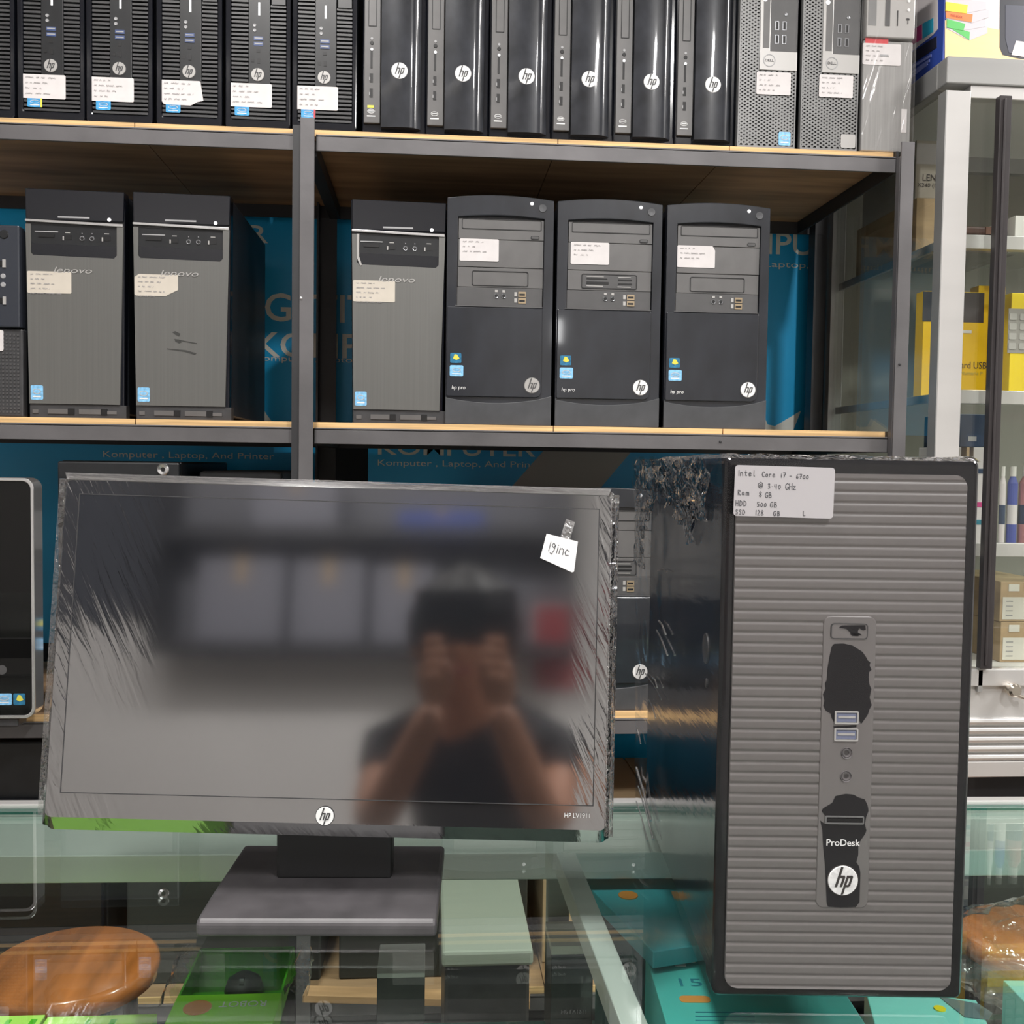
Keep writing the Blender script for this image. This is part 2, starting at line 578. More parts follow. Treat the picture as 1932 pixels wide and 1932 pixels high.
# ------------------------------------------------------------------ storage shelf
SHX0, SHX1 = -1.45, 0.765
sh = thing('storage_shelf', 'grey steel frame shelf with plywood boards carrying the rows of computer towers', 'shelf', (0, 0, FLOOR))
sz = -FLOOR


def shelf_level(zt):
    zt += sz
    seams = [SHX0, -0.83, -0.452, -0.19, 0.196, 0.471, 0.742]
    for a, b in zip(seams[:-1], seams[1:]):
        part('plywood_board', MB().box(a + 0.0008, b - 0.0008, 1.642, 2.075, zt - 0.010, zt, 0).box(a + 0.0008, b - 0.0008, 1.638, 1.642, zt - 0.010, zt, 1), [plywood, plywood_edge], sh)
    part('front_beam', MB().box(-0.179, 0.742, 1.630, 1.634, zt - 0.034, zt - 0.009).box(-0.179, 0.742, 1.630, 1.66, zt - 0.013, zt - 0.0105), steel_paint, sh, bevel=0.0006)
    part('front_beam', MB().box(SHX0, -0.212, 1.630, 1.634, zt - 0.034, zt - 0.009).box(SHX0, -0.212, 1.630, 1.66, zt - 0.013, zt - 0.0105), steel_paint, sh, bevel=0.0006)
    part('rear_beam', MB().box(SHX0, 0.804, 2.075, 2.080, zt - 0.034, zt), steel_dark, sh)
    part('end_beam', MB().box(0.742, 0.746, 1.63, 2.08, zt - 0.034, zt), steel_dark, sh)
    for x in (-0.19,):
        part('cross_beam', MB().box(x - 0.010, x + 0.010, 1.66, 2.075, zt - 0.034, zt - 0.0105), steel_dark, sh)


for z in (1.812, 1.363, 0.903, 0.45):
    shelf_level(z)
for x in (-1.44, -0.2005, 0.7425):
    part('front_post', MB().box(x, x + 0.0215, 1.612, 1.616, 0, 1.822 + sz).box(x - 0.0005, x + 0.003, 1.616, 1.630, 0, 1.800 + sz), steel_paint, sh, bevel=0.0006)
part('post_flange', MB().box(-0.2125, -0.2005, 1.618, 1.640, 0, 1.812 + sz), steel_dark, sh)
for x in (-1.44, -0.222, 0.768):
    part('rear_post', MB().box(x, x + 0.036, 2.076, 2.080, 0, 1.815 + sz).box(x, x + 0.004, 2.045, 2.076, 0, 1.815 + sz), steel_dark, sh)
for (x, z) in ((-0.198, 1.55), (0.465, 1.342), (0.75, 1.47)):
    part('screw', MB().lathe([(0, -0.002), (0.002, -0.0015), (0.0022, 0)], 10, (x, 1.612 if x < 0 or x > 0.7 else 1.63, z + sz), 'y'), silver if x < 0 else steel_dark, sh)

# ------------------------------------------------------------------ banners behind the shelf
YB = 2.13


def banner(name, x0, x1, z0, z1, label, y=YB):
    t = thing(name, label, 'banner', (0, y, z0))
    part('sheet', MB().box(x0, x1, 0, 0.002, 0, z1 - z0), banner_blue, t)
    return t


def btext(t, body, px, py, px2, hpx, m=banner_text, sh=0.0, off=0.012):
    a = at(px, py, YB)
    b = at(px2, py, YB)
    text('lettering', body, m, t, (a.x, -0.0008, a.z - t.location.z), height=hpx * 2.13 / FPX, width=b.x - a.x, offset=off)


b1 = banner('wall_banner', -1.35, -0.13, 1.375, 1.80, 'blue shop banner hung on the wall behind the grey-fronted towers, left of centre')
btext(b1, 'GETIT', 500, 606, 700, 52)
btext(b1, 'KOMPUTER', 484, 673, 850, 46)
btext(b1, 'R', 470, 458, 506, 32)
btext(b1, 'Komputer , Laptop, And Printer', 481, 684, 812, 14, off=0.0)
part('print_bar', MB().box(at(468, 400, YB).x, at(502, 400, YB).x, -0.0008, 0, at(468, 407, YB).z - 1.375, at(468, 391, YB).z - 1.375), banner_text, b1)
st = [at(x, y, YB) for x, y in ((486, 795), (494, 766), (503, 782), (513, 795))]
part('star_print', MB().prism([(p.x, max(p.z - 1.375, 0)) for p in st], -0.001, 0), banner_text, b1)
b2 = banner('wall_banner', 0.36, 0.790, 1.375, 1.806, 'bright blue shop banner with a white star, right of the rightmost tower')
btext(b2, 'KOMPU', 1320, 476, 1534, 42)
btext(b2, 'Komputer , Laptop,', 1300, 503, 1526, 15, off=0.0)
btext(b2, 'UTER', 1452, 431, 1518, 5, off=0.0)
st = [at(x, y, YB) for x, y in ((1395, 818), (1440, 795), (1462, 779), (1510, 776), (1515, 775), (1494, 818))]
st = [at(x, y, YB) for x, y in ((1398, 813), (1442, 786), (1448, 801), (1462, 804), (1511, 775), (1496, 813))]
part('star_print', MB().prism([(p.x, max(p.z - 1.375, 0.002)) for p in st], -0.001, 0), banner_text, b2)
b3 = banner('wall_banner', -1.35, -0.20, 0.93, 1.33, 'shaded blue banner in the lower bay left of the centre post')
btext(b3, 'Komputer , Laptop, And Printer', 195, 866, 517, 15, off=0.0)
b4 = banner('wall_banner', -0.125, 0.72, 0.93, 1.335, 'shaded blue banner with a diagonal grey stripe in the lower bay')
btext(b4, 'Komputer , Laptop, And Printer', 713, 882, 1030, 15, off=0.0)
btext(b4, 'KOMPUTER', 713, 858, 1010, 30)
st = [at(x, y, YB) for x, y in ((955, 930), (1070, 800), (1235, 800), (1125, 930))]
part('stripe_print', MB().prism([(p.x, p.z - 0.93) for p in st], -0.0012, 0), banner_grey, b4)
b5 = banner('wall_banner', -1.35, 0.72, 0.50, 0.86, 'dark blue banner in the bottom bay seen between monitor and big tower')


# ------------------------------------------------------------------ marks
def logo_mb(r):
    b = MB()
    b.lathe([(0, -0.0012), (r * 0.97, -0.0012), (r, -0.0006), (r, 0)], 36, axis='y')
    b.lathe([(r * 1.0, -0.0004), (r * 1.07, -0.0004), (r * 1.07, 0)], 36, axis='y', mi=1)
    s = 0.30

    def poly(pts):
        q = [((x + s * z) * r, z * r) for x, z in pts]
        b.prism(q, -0.0016, -0.0011, mi=1)
    poly([(-0.44, -0.40), (-0.29, -0.40), (-0.29, 0.93), (-0.44, 0.96)])
    poly([(-0.29, 0.22), (-0.10, 0.22), (-0.10, 0.36), (-0.29, 0.36)])
    poly([(-0.10, -0.40), (0.05, -0.40), (0.05, 0.27), (-0.01, 0.36), (-0.10, 0.36)])
    poly([(0.14, -0.93), (0.28, -0.90), (0.28, 0.36), (0.14, 0.36)])
    poly([(0.28, 0.22), (0.48, 0.22), (0.48, 0.36), (0.28, 0.36)])
    poly([(0.42, -0.40), (0.56, -0.33), (0.56, 0.29), (0.50, 0.36), (0.42, 0.36)])
    poly([(0.28, -0.40), (0.48, -0.40), (0.48, -0.27), (0.28, -0.27)])
    return b


def logo(parent, x, y, z, r, light=None, dark=None, name='logo_badge'):
    return part(name, lambda: logo_mb(r), [light or white_mark, dark or dark_plastic], parent, (x, y, z), key=('logo', r, (light or white_mark).name))


def scribble(b, x0, x1, z, h, wd, seed, y=-0.0004, mi=1):
    rg = random.Random(seed)
    x = x0
    while x < x1:
        L = rg.uniform(0.3, 1.0) * (x1 - x0) * 0.3
        pts = []
        e = min(x + L, x1)
        k = 0
        while x < e:
            pts.append((x, z + h * (0.5 if k % 2 else -0.5) * rg.uniform(0.3, 1)))
            x += h * rg.uniform(0.3, 0.6)
            k += 1
        if len(pts) > 1:
            b.stroke(pts, wd, y, mi)
        x = e + h * rg.uniform(0.8, 1.8)
    return b


def spec_label(parent, x0, x1, z0, z1, y, seed, m=None, cut=None, rows=4, tilt=0.0):
    b = MB()
    W, H = x1 - x0, z1 - z0
    pts = rr(0, W, 0, H, 0.0022)
    if cut == 'br':
        pts = [(0.002, 0), (W * 0.72, 0), (W * 0.80, H * 0.10), (W, H * 0.30), (W, H), (W * 0.10, H), (0, H * 0.85), (0, 0.002)]
    if cut == 'r':
        pts = [(0.004, 0.0), (W * 0.1, -0.001), (W * 0.7, -0.0015), (W * 0.86, H * 0.12), (W, H * 0.18), (W * 0.93, H * 0.97), (W * 0.9, H), (0, H), (0, 0.006)]
    if cut == 'tr':
        pts = rr(0, W, 0, H, 0.0015)
        pts = [p for p in pts if not (p[0] > W * .9 and p[1] > H * .8)]
        pts.insert(len(pts) - 6, (W, H * 0.8))
        pts.insert(len(pts) - 6, (W * 0.93, H))
    b.prism(pts, -0.0006, 0)
    for i in range(rows):
        z = H * (0.86 - 0.22 * i)
        scribble(b, W * 0.08, W * (0.45 + 0.4 * ((seed * 7 + i * 3) % 5) / 5), z, H * 0.07, H * 0.022, seed * 10 + i, y=-0.0009)
    return part('spec_label', b, [m or paper, ink_faint], parent, (x0, y, z0), (0, tilt, 0), fix=False)


def sticker(parent, x0, x1, z0, z1, y, m=None, kind='intel'):
    b = MB()
    W, H = x1 - x0, z1 - z0
    b.prism(rr(0, W, 0, H, min(W, H) * 0.12, 3), -0.0005, 0)
    if kind == 'intel':
        el = [(W * (0.5 + 0.30 * math.cos(a * math.pi / 8)), H * (0.58 + 0.17 * math.sin(a * math.pi / 8))) for a in range(17)]
        b.stroke(el, H * 0.05, -0.0008, 1)
        b.stroke([(W * 0.2, H * 0.22), (W * 0.8, H * 0.22)], H * 0.09, -0.0008, 1)
        mats = [m or blue_light, white_mark]
    elif kind == 'win':
        b.prism([(W * 0.25, H * 0.45), (W * 0.55, H * 0.30), (W * 0.85, H * 0.45), (W * 0.62, H * 0.85), (W * 0.40, H * 0.88)], -0.0008, -0.0005, mi=1)
        mats = [m or blue_dark, yellow_mark]
    else:
        mats = [m]
    return part('sticker', b, mats, parent, (x0, y, z0))


def shell(b, W, H, D, y0=0.012, m=0):
    b.box(-W / 2, W / 2, y0, D, 0.004, H, m)
    return b


# ------------------------------------------------------------------ tower kinds (origin: bottom, middle of the front; front looks to -y)
def ribbed_desktop(x, label, seed, sticker_col=None, cut=None, lm=None):
    t = thing('desktop_computer', label, 'computer', (x, 1.645, 1.8125), 0, 'ribbed black desktops on the top shelf')
    S = 0.0003
    X = lambda c: (c - 1690) * S
    Z = lambda c: (672 - c) * S
    W, H = 0.0985, 0.338
    part('case_body', lambda: MB().box(-W / 2, W / 2, 0.014, 0.36, 0, H), case_metal, t, bevel=0.002, key='rd_body')
    def fr():
        b = MB()
        b.ring(rr(-W / 2, W / 2, 0.0, H, 0.006), rr(X(1553), X(1832), Z(628), H - 0.012, 0.004), 0, 0.014)
        b.box(-W / 2 + 0.003, W / 2 - 0.003, 0.010, 0.014, 0.003, H - 0.003)
        return b
    part('front_bezel', fr, black_gloss, t, bevel=0.0022, key='rd_fr')
    def sl():
        b = MB()
        p = 0.0063
        n = 0
        z = Z(622)
        while z < H - 0.014:
            if z < Z(450):
                b.box(X(1555), X(1830), 0.0025, 0.009, z, z + 0.0034)
            else:
                b.box(X(1555), X(1640), 0.0025, 0.009, z, z + 0.0034)
                if z < Z(52):
                    b.box(X(1752), X(1830), 0.0025, 0.009, z, z + 0.0034)
            z += p
        return b
    part('louvres', sl, dark_plastic, t, key='rd_sl')
    def ce():
        b = MB()
        b.box(X(1641), X(1750), 0.0015, 0.009, Z(447), H - 0.013)
        return b
    part('centre_panel', ce, black_plastic, t, bevel=0.0008, key='rd_ce')
    part('drive_bezel', lambda: MB().box(X(1756), X(1829), 0.001, 0.009, Z(44), H - 0.013), dark_plastic, t, bevel=0.0008, key='rd_dr')
    part('power_light', lambda: MB().box(X(1690), X(1700), 0.0010, 0.002, Z(100), Z(35)), led_white, t, key='rd_led')
    for c in (215, 243):
        part('usb_port', lambda: MB().box(X(1668), X(1715), 0.0008, 0.002, -0.0028, 0.0028).box(X(1672), X(1711), 0.0004, 0.001, -0.0008, 0.0010, 1), [usb_blue, gray_mark], t, (0, 0, Z(c)), key='rd_usb')
    for c in (150, 175):
        part('audio_jack', lambda: MB().lathe([(0.0010, 0.0008), (0.0024, 0.0006), (0.0028, 0.002)], 14, axis='y'), gray_mark, t, (X(1672), 0, Z(c)), key='rd_j')
    part('port_slots', lambda: MB().box(X(1682), X(1700), 0.0010, 0.002, Z(285), Z(270)).box(X(1655), X(1670), 0.0010, 0.002, Z(335), Z(320)).box(X(1685), X(1700), 0.001, 0.002, Z(340), Z(315)), slot_black, t, key='rd_s')
    logo(t, X(1688), 0.0015, Z(398), 0.0098, light_gray, dark_plastic)
    spec_label(t, X(1547), X(1760), Z(563), Z(443), 0.002, seed, lm, cut)
    sticker(t, X(1572), X(1645), Z(606), Z(560), 0.002, blue_sticker)
    if sticker_col:
        part('sticker_edge', MB().box(X(1636), X(1645), 0.0012, 0.0016, Z(606), Z(562)), sticker_col, t)
    return t


def slim_desktop(x, label, seed, green=False, dz=0.0):
    t = thing('slim_desktop', label, 'computer', (x, 1.648, 1.8125 + dz), 0, 'glossy black slim desktops on the top shelf')
    S = 0.000328
    X = lambda c: (c - 220) * S
    Z = lambda c: (652 - c) * S
    W, H = 0.0985, 0.312
    part('case_body', lambda: MB().box(-W / 2 + 0.003, W / 2 - 0.003, 0.016, 0.38, 0.0, H - 0.004), case_metal, t, bevel=0.002, key='sd_body')
    part('front_bezel', lambda: MB().box(-W / 2, W / 2, 0.007, 0.018, 0.0, H), black_gloss, t, bevel=0.003, key='sd_bz')
    part('port_strip', lambda: MB().box(X(78), X(155), 0.0015, 0.010, Z(600), H - 0.002), bezel_light, t, bevel=0.001, key='sd_strip')
    def pan():
        b = MB()
        n = 14
        x0, x1 = X(160), X(347)
        z0, z1 = Z(622), H - 0.001
        pts = []
        for i in range(n + 1):
            a = i / n
            pts.append((x0 + (x1 - x0) * a, -0.0035 - 0.0035 * math.sin(a * math.pi * 0.92 + 0.1) + 0.012 * max(0, a - 0.80) ** 1.5 * 8))
        vs = [(p[0], p[1], z) for z in (z0, z1) for p in pts]
        fs = [(i, i + 1, n + 2 + i, n + 1 + i) for i in range(n)]
        b.add(vs, fs)
        rim = [(p[0], p[1] + 0.0001) for p in pts] + [(x1, 0.012), (x0, 0.01)]
        return b.prism(rim, z0, z1, 'z')
    me = part('glossy_panel', pan, black_panel, t, key='sd_pan', fix=False)
    if not me.data.get('sm'):
        me.data['sm'] = 1
        for i, p in enumerate(me.data.polygons):
            p.use_smooth = i < 14
    part('drive_tray', lambda: MB().ring(rr(X(97), X(137), Z(150), H - 0.02, 0.001), rr(X(100), X(134), Z(147), H - 0.021, 0.001), 0.0008, 0.002), slot_black, t, key='sd_tr')
    part('button', lambda: MB().cyl((0, 0, 0), 0.0020, 0.0008, 0.002), gray_mark, t, (X(114), 0, Z(207)), key='sd_bt')
    part('audio_jack', lambda: MB().lathe([(0.0012, 0.0006), (0.0028, 0.0006), (0.0032, 0.002)], 14, axis='y'), slot_black, t, (X(114), 0, Z(227)), key='sd_jk')
    part('status_light', lambda: MB().cyl((0, 0, 0), 0.0022, 0.0006, 0.002), led_white, t, (X(114), 0, Z(257)), key='sd_led')
    part('card_slot', lambda: MB().box(-0.0016, 0.0016, 0.0009, 0.002, -0.0135, 0.0135), slot_black, t, (X(113), 0, Z(303)), key='sd_cs')
    for c in (390, 460):
        part('usb_port', lambda: MB().box(-0.0022, 0.0026, 0.0009, 0.002, -0.0068, 0.0068).box(-0.0030, -0.0018, 0.0004, 0.002, -0.004, 0.001, 1), [slot_black, gray_mark], t, (X(112), 0, Z(c)), key='sd_usb')
    b = MB()
    el = [(0.0055 * math.cos(a * math.pi / 8), 0.003 * math.sin(a * math.pi / 8)) for a in range(17)]
    b.stroke(el, 0.0011, 0)
    b.stroke([(-0.004, 0), (0.004, 0.0003)], 0.0012, 0)
    b.stroke([(-0.006, -0.0075), (0.006, -0.0075)], 0.0018, 0)
    part('processor_mark', b, white_mark, t, (X(113), 0.0011, Z(545)))
    if green:
        part('power_sticker', MB().box(X(95), X(125), 0.0008, 0.0014, Z(530), Z(518)), yellow_mark, t)
    logo(t, X(246), -0.0062, Z(360), 0.0126)
    return t


def tile_desktop(x, label, seed, blue):
    t = thing('small_form_desktop', label, 'computer', (x, 1.640, 1.8125), 0, 'grey mesh-front desktops on the top shelf')
    S = 0.000266
    X = lambda c: (c - 318) * S
    Z = lambda c: (916 - c) * S
    W, H = 0.094, 0.290
    part('case_body', lambda: MB().box(-W / 2, W / 2 - 0.001, 0.010, 0.29, 0, H), case_metal, t, bevel=0.001, key='td_body')
    part('front_bezel', lambda: MB().ring(rr(-W / 2, W / 2, 0, H, 0.001), rr(-W / 2 + 0.002, W / 2 - 0.002, 0.003, H - 0.002, 0.001), 0.0, 0.012).box(-W / 2 + 0.001, W / 2 - 0.001, 0.0035, 0.011, 0.001, H - 0.001, 1), [mesh_gray, slot_black], t, key='td_fr')
    def me():
        b = MB()      # diamond mesh of flat bars
        p = 0.0058
        x0, x1, z0, z1 = -W / 2 + 0.002, W / 2 - 0.002, 0.003, H - 0.002
        zz = z0
        row = 0
        wdt, slope = 0.0026, 0.62
        k = -int((z1 - z0) / p) - 30
        import itertools
        for sgn in (1, -1):
            c = z0 - (x1 - x0) * slope
            while c < z1 + (x1 - x0) * slope:
                # line z = c + sgn*slope*(x - x0)
                pts = []
                for xx in [x0 + (x1 - x0) * q / 40 for q in range(41)]:
                    z = c + sgn * slope * (xx - x0)
                    if z0 <= z <= z1:
                        pts.append((xx, z))
                if len(pts) > 1:
                    a, e = pts[0], pts[-1]
                    h = wdt / 2 * 1.1
                    b.prism([(a[0], a[1] - h), (e[0], e[1] - h), (e[0], e[1] + h), (a[0], a[1] + h)], 0.0012 if sgn > 0 else 0.0014, 0.003)
                c += p
        return b
    part('mesh_grille', me, mesh_gray, t, key='td_mesh')
    part('silver_trim', lambda: MB().prism([(X(266), Z(458)), (X(495), Z(458)), (X(495), Z(346)), (X(328), Z(346)), (X(328), H), (X(266), H)], -0.0008, 0.004), light_gray, t, bevel=0.0006, key='td_tr')
    part('port_panel', lambda: MB().box(X(329), X(494), 0.0, 0.004, Z(345), H), bezel_gray, t, key='td_pp')
    part('drive_button', lambda: MB().box(X(283), X(322), -0.0011, 0, Z(330), H), bezel_light, t, key='td_db')
    for cx, cz in ((368, 195), (413, 195), (368, 275), (413, 275)):
        part('usb_port', lambda: MB().ring(rr(-0.0032, 0.0032, -0.0068, 0.0068, 0.0005), rr(-0.0023, 0.0023, -0.006, 0.006, 0.0004), -0.0006, 0.001).box(-0.0006, 0.0016, -0.0002, 0.001, -0.005, 0.005, 1), [chrome_dim, slot_black], t, (X(cx), 0, Z(cz)), key='td_usb')
    part('audio_jack', lambda: MB().lathe([(0.0012, -0.0003), (0.0028, -0.0006), (0.0032, 0.001)], 16, axis='y'), chrome_dim, t, (X(420), 0, Z(128)), key='td_jk')
    part('status_light', lambda: MB().cyl((0, 0, 0), 0.0036, -0.0014, 0), led_white, t, (X(291), 0, Z(45)), key='td_led')
    r = part('logo_ring', lambda: MB().ring([(0.0098 * math.cos(a * math.pi / 18), 0.0098 * math.sin(a * math.pi / 18)) for a in range(36)], [(0.0086 * math.cos(a * math.pi / 18), 0.0086 * math.sin(a * math.pi / 18)) for a in range(36)], -0.0012, -0.0007), gray_mark, t, (X(325), 0, Z(402)), key='td_ring')
    text('lettering', 'DELL', dark_plastic, r, (0, -0.0013, -0.0019), height=0.0040, width=0.0142, offset=0.01, align='CENTER')
    spec_label(t, X(250), X(460), Z(603), Z(470), -0.0002, seed)
    if blue:
        sticker(t, X(395), X(468), Z(898), Z(818), 0.0008, blue_light)
    else:
        sticker(t, X(395), X(485), Z(898), Z(818), 0.0008, light_gray, 'plain')
    return t


def brushed_tower(x, label, seed, cut=None, scuffs=False, silver_notch=False, w=0.150):
    t = thing('desktop_tower', label, 'computer', (x, 1.655, 1.3635), 0, 'brushed grey towers on the middle shelf')
    S = 0.0002836
    X = lambda c: (c - 432) * S
    Z = lambda c: (1303 - c) * S
    H = 0.349
    WT, WB = 0.148, 0.137
    part('case_body', lambda: MB().box(-0.070, 0.0735, 0.02, 0.35, 0.006, H - 0.002), case_metal, t, bevel=0.003, key='bt_body')
    part('front_bezel', lambda: MB().prism([(-WB / 2 - 0.002, 0.0), (WB / 2 + 0.004, 0.0), (WT / 2 + 0.0005, H), (-WT / 2 - 0.001, H)], 0.003, 0.025), black_gloss, t, bevel=0.002, key='bt_bz')
    part('top_cap', lambda: MB().prism([(X(178), Z(238)), (X(690), Z(238)), (X(694), Z(78)), (X(175), Z(72))], -0.001, 0.01), black_gloss, t, bevel=0.001, key='bt_cap')
    def face():
        b = MB()
        out = [(X(190), Z(1228)), (X(668), Z(1228)), (X(690), Z(262)), (X(176), Z(262))]
        notch = [(X(655), Z(262)), (X(655), Z(420)), (X(640), Z(436)), (X(215), Z(428)), (X(203), Z(415)), (X(203), Z(262))]
        b.prism([out[0], out[1], out[2]] + notch + [out[3]], -0.0015, 0.006)
        return b
    part('brushed_panel', face, brushed, t, key='bt_face')
    part('port_bay', lambda: MB().prism([(X(215), Z(428)), (X(640), Z(436)), (X(655), Z(420)), (X(655), Z(262)), (X(203), Z(262)), (X(203), Z(415))], 0.0012, 0.006), black_plastic, t, key='bt_bay')
    part('bay_flap', lambda: MB().prism([(X(217), Z(426)), (X(640), Z(434)), (X(653), Z(420)), (X(653), Z(372)), (X(207), Z(364)), (X(207), Z(415))], -0.0002, 0.0015), black_gloss, t, key='bt_flap')
    part('chrome_strip', lambda: MB().prism([(X(174), Z(250)), (X(688), Z(266)), (X(688), Z(250)), (X(174), Z(236))], -0.0028, 0.003), silver, t, bevel=0.0007, key='bt_chr')
    part('tray_slot', lambda: MB().box(X(345), X(512), -0.0016, -0.001, Z(226), Z(217)), gray_mark, t, key='bt_ts')
    part('power_light', lambda: MB().lathe([(0, -0.002), (0.0024, -0.0016), (0.003, -0.001)], 14, axis='y'), led_white, t, (X(615), 0, Z(228)), key='bt_led')
    part('card_slot', lambda: MB().box(X(222), X(343), 0.0004, 0.0012, Z(303), Z(297), 1).box(X(240), X(325), 0.0002, 0.0012, Z(330), Z(312), 0), [slot_black, gray_mark], t, key='bt_cs')
    for c in (392, 598):
        part('usb_port', lambda: MB().box(-0.0052, 0.006, 0.0006, 0.0012, -0.0035, 0.0035).box(-0.0068, -0.0048, 0.0, 0.0012, -0.0045, 0.0015, 1).box(-0.003, 0.004, 0.0006, 0.0012, 0.0065, 0.0078, 1), [slot_black, light_gray], t, (X(c), 0, Z(328)), key='bt_usb')
    for c in (470, 522):
        part('audio_jack', lambda: MB().lathe([(0.0024, 0.0), (0.0034, -0.0002), (0.0040, 0.0012)], 16, axis='y').box(-0.0008, 0.0008, 0.0006, 0.0012, 0.0068, 0.0086).cyl((0, 0, 0), 0.0023, -0.0003, 0.0005, mi=1), [chrome_dim, slot_black], t, (X(c), 0, Z(332)), key='bt_jk')
    text('lettering', 'lenovo', light_gray, t, (X(322), -0.0024, Z(521)), height=0.0088, width=0.0575, shear=0.25, offset=0.0)
    part('foot_grille', lambda: MB().box(X(190), X(700), 0.001, 0.02, 0.0, Z(1231)).box(X(285), X(390), -0.0003, 0.001, Z(1282), Z(1255), 1).box(X(450), X(565), -0.0003, 0.001, Z(1282), Z(1255), 1).box(X(205), X(235), -0.0003, 0.001, Z(1280), Z(1260), 1).box(X(600), X(650), -0.0003, 0.001, Z(1280), Z(1262), 1).box(X(392), X(425), -0.0004, 0.001, Z(1285), Z(1252), 2).box(X(567), X(600), -0.0004, 0.001, Z(1285), Z(1252), 2), [dark_plastic, bezel_light, slot_black], t, key='bt_ft')
    spec_label(t, X(183), X(415), Z(632), Z(515), -0.0016, seed, paper_warm, cut, 5)
    sticker(t, X(198), X(263), Z(1208), Z(1130), -0.0016, blue_light)
    if silver_notch:
        part('bent_trim', MB().prism([(X(203), Z(262)), (X(216), Z(262)), (X(216), Z(385)), (X(232), Z(432)), (X(222), Z(436)), (X(203), Z(392))], -0.003, -0.001), light_gray, t)
    if scuffs:
        b = MB()
        f = lambda pts: b.prism([((px - 1017) * S, (1303 - py) * S) for px, py in pts], -0.0018, -0.0015)
        for pts in ([(968, 826), (985, 820), (1012, 833), (1005, 848), (985, 840)], [(980, 862), (1005, 865), (1020, 880), (1005, 886), (985, 877)], [(1005, 866), (1100, 882), (1100, 888), (1010, 873)], [(940, 915), (1040, 922), (1100, 938), (1090, 947), (1035, 932), (940, 920)]):
            f(pts)
        part('scuff_marks', b, scuff, t)
    return t


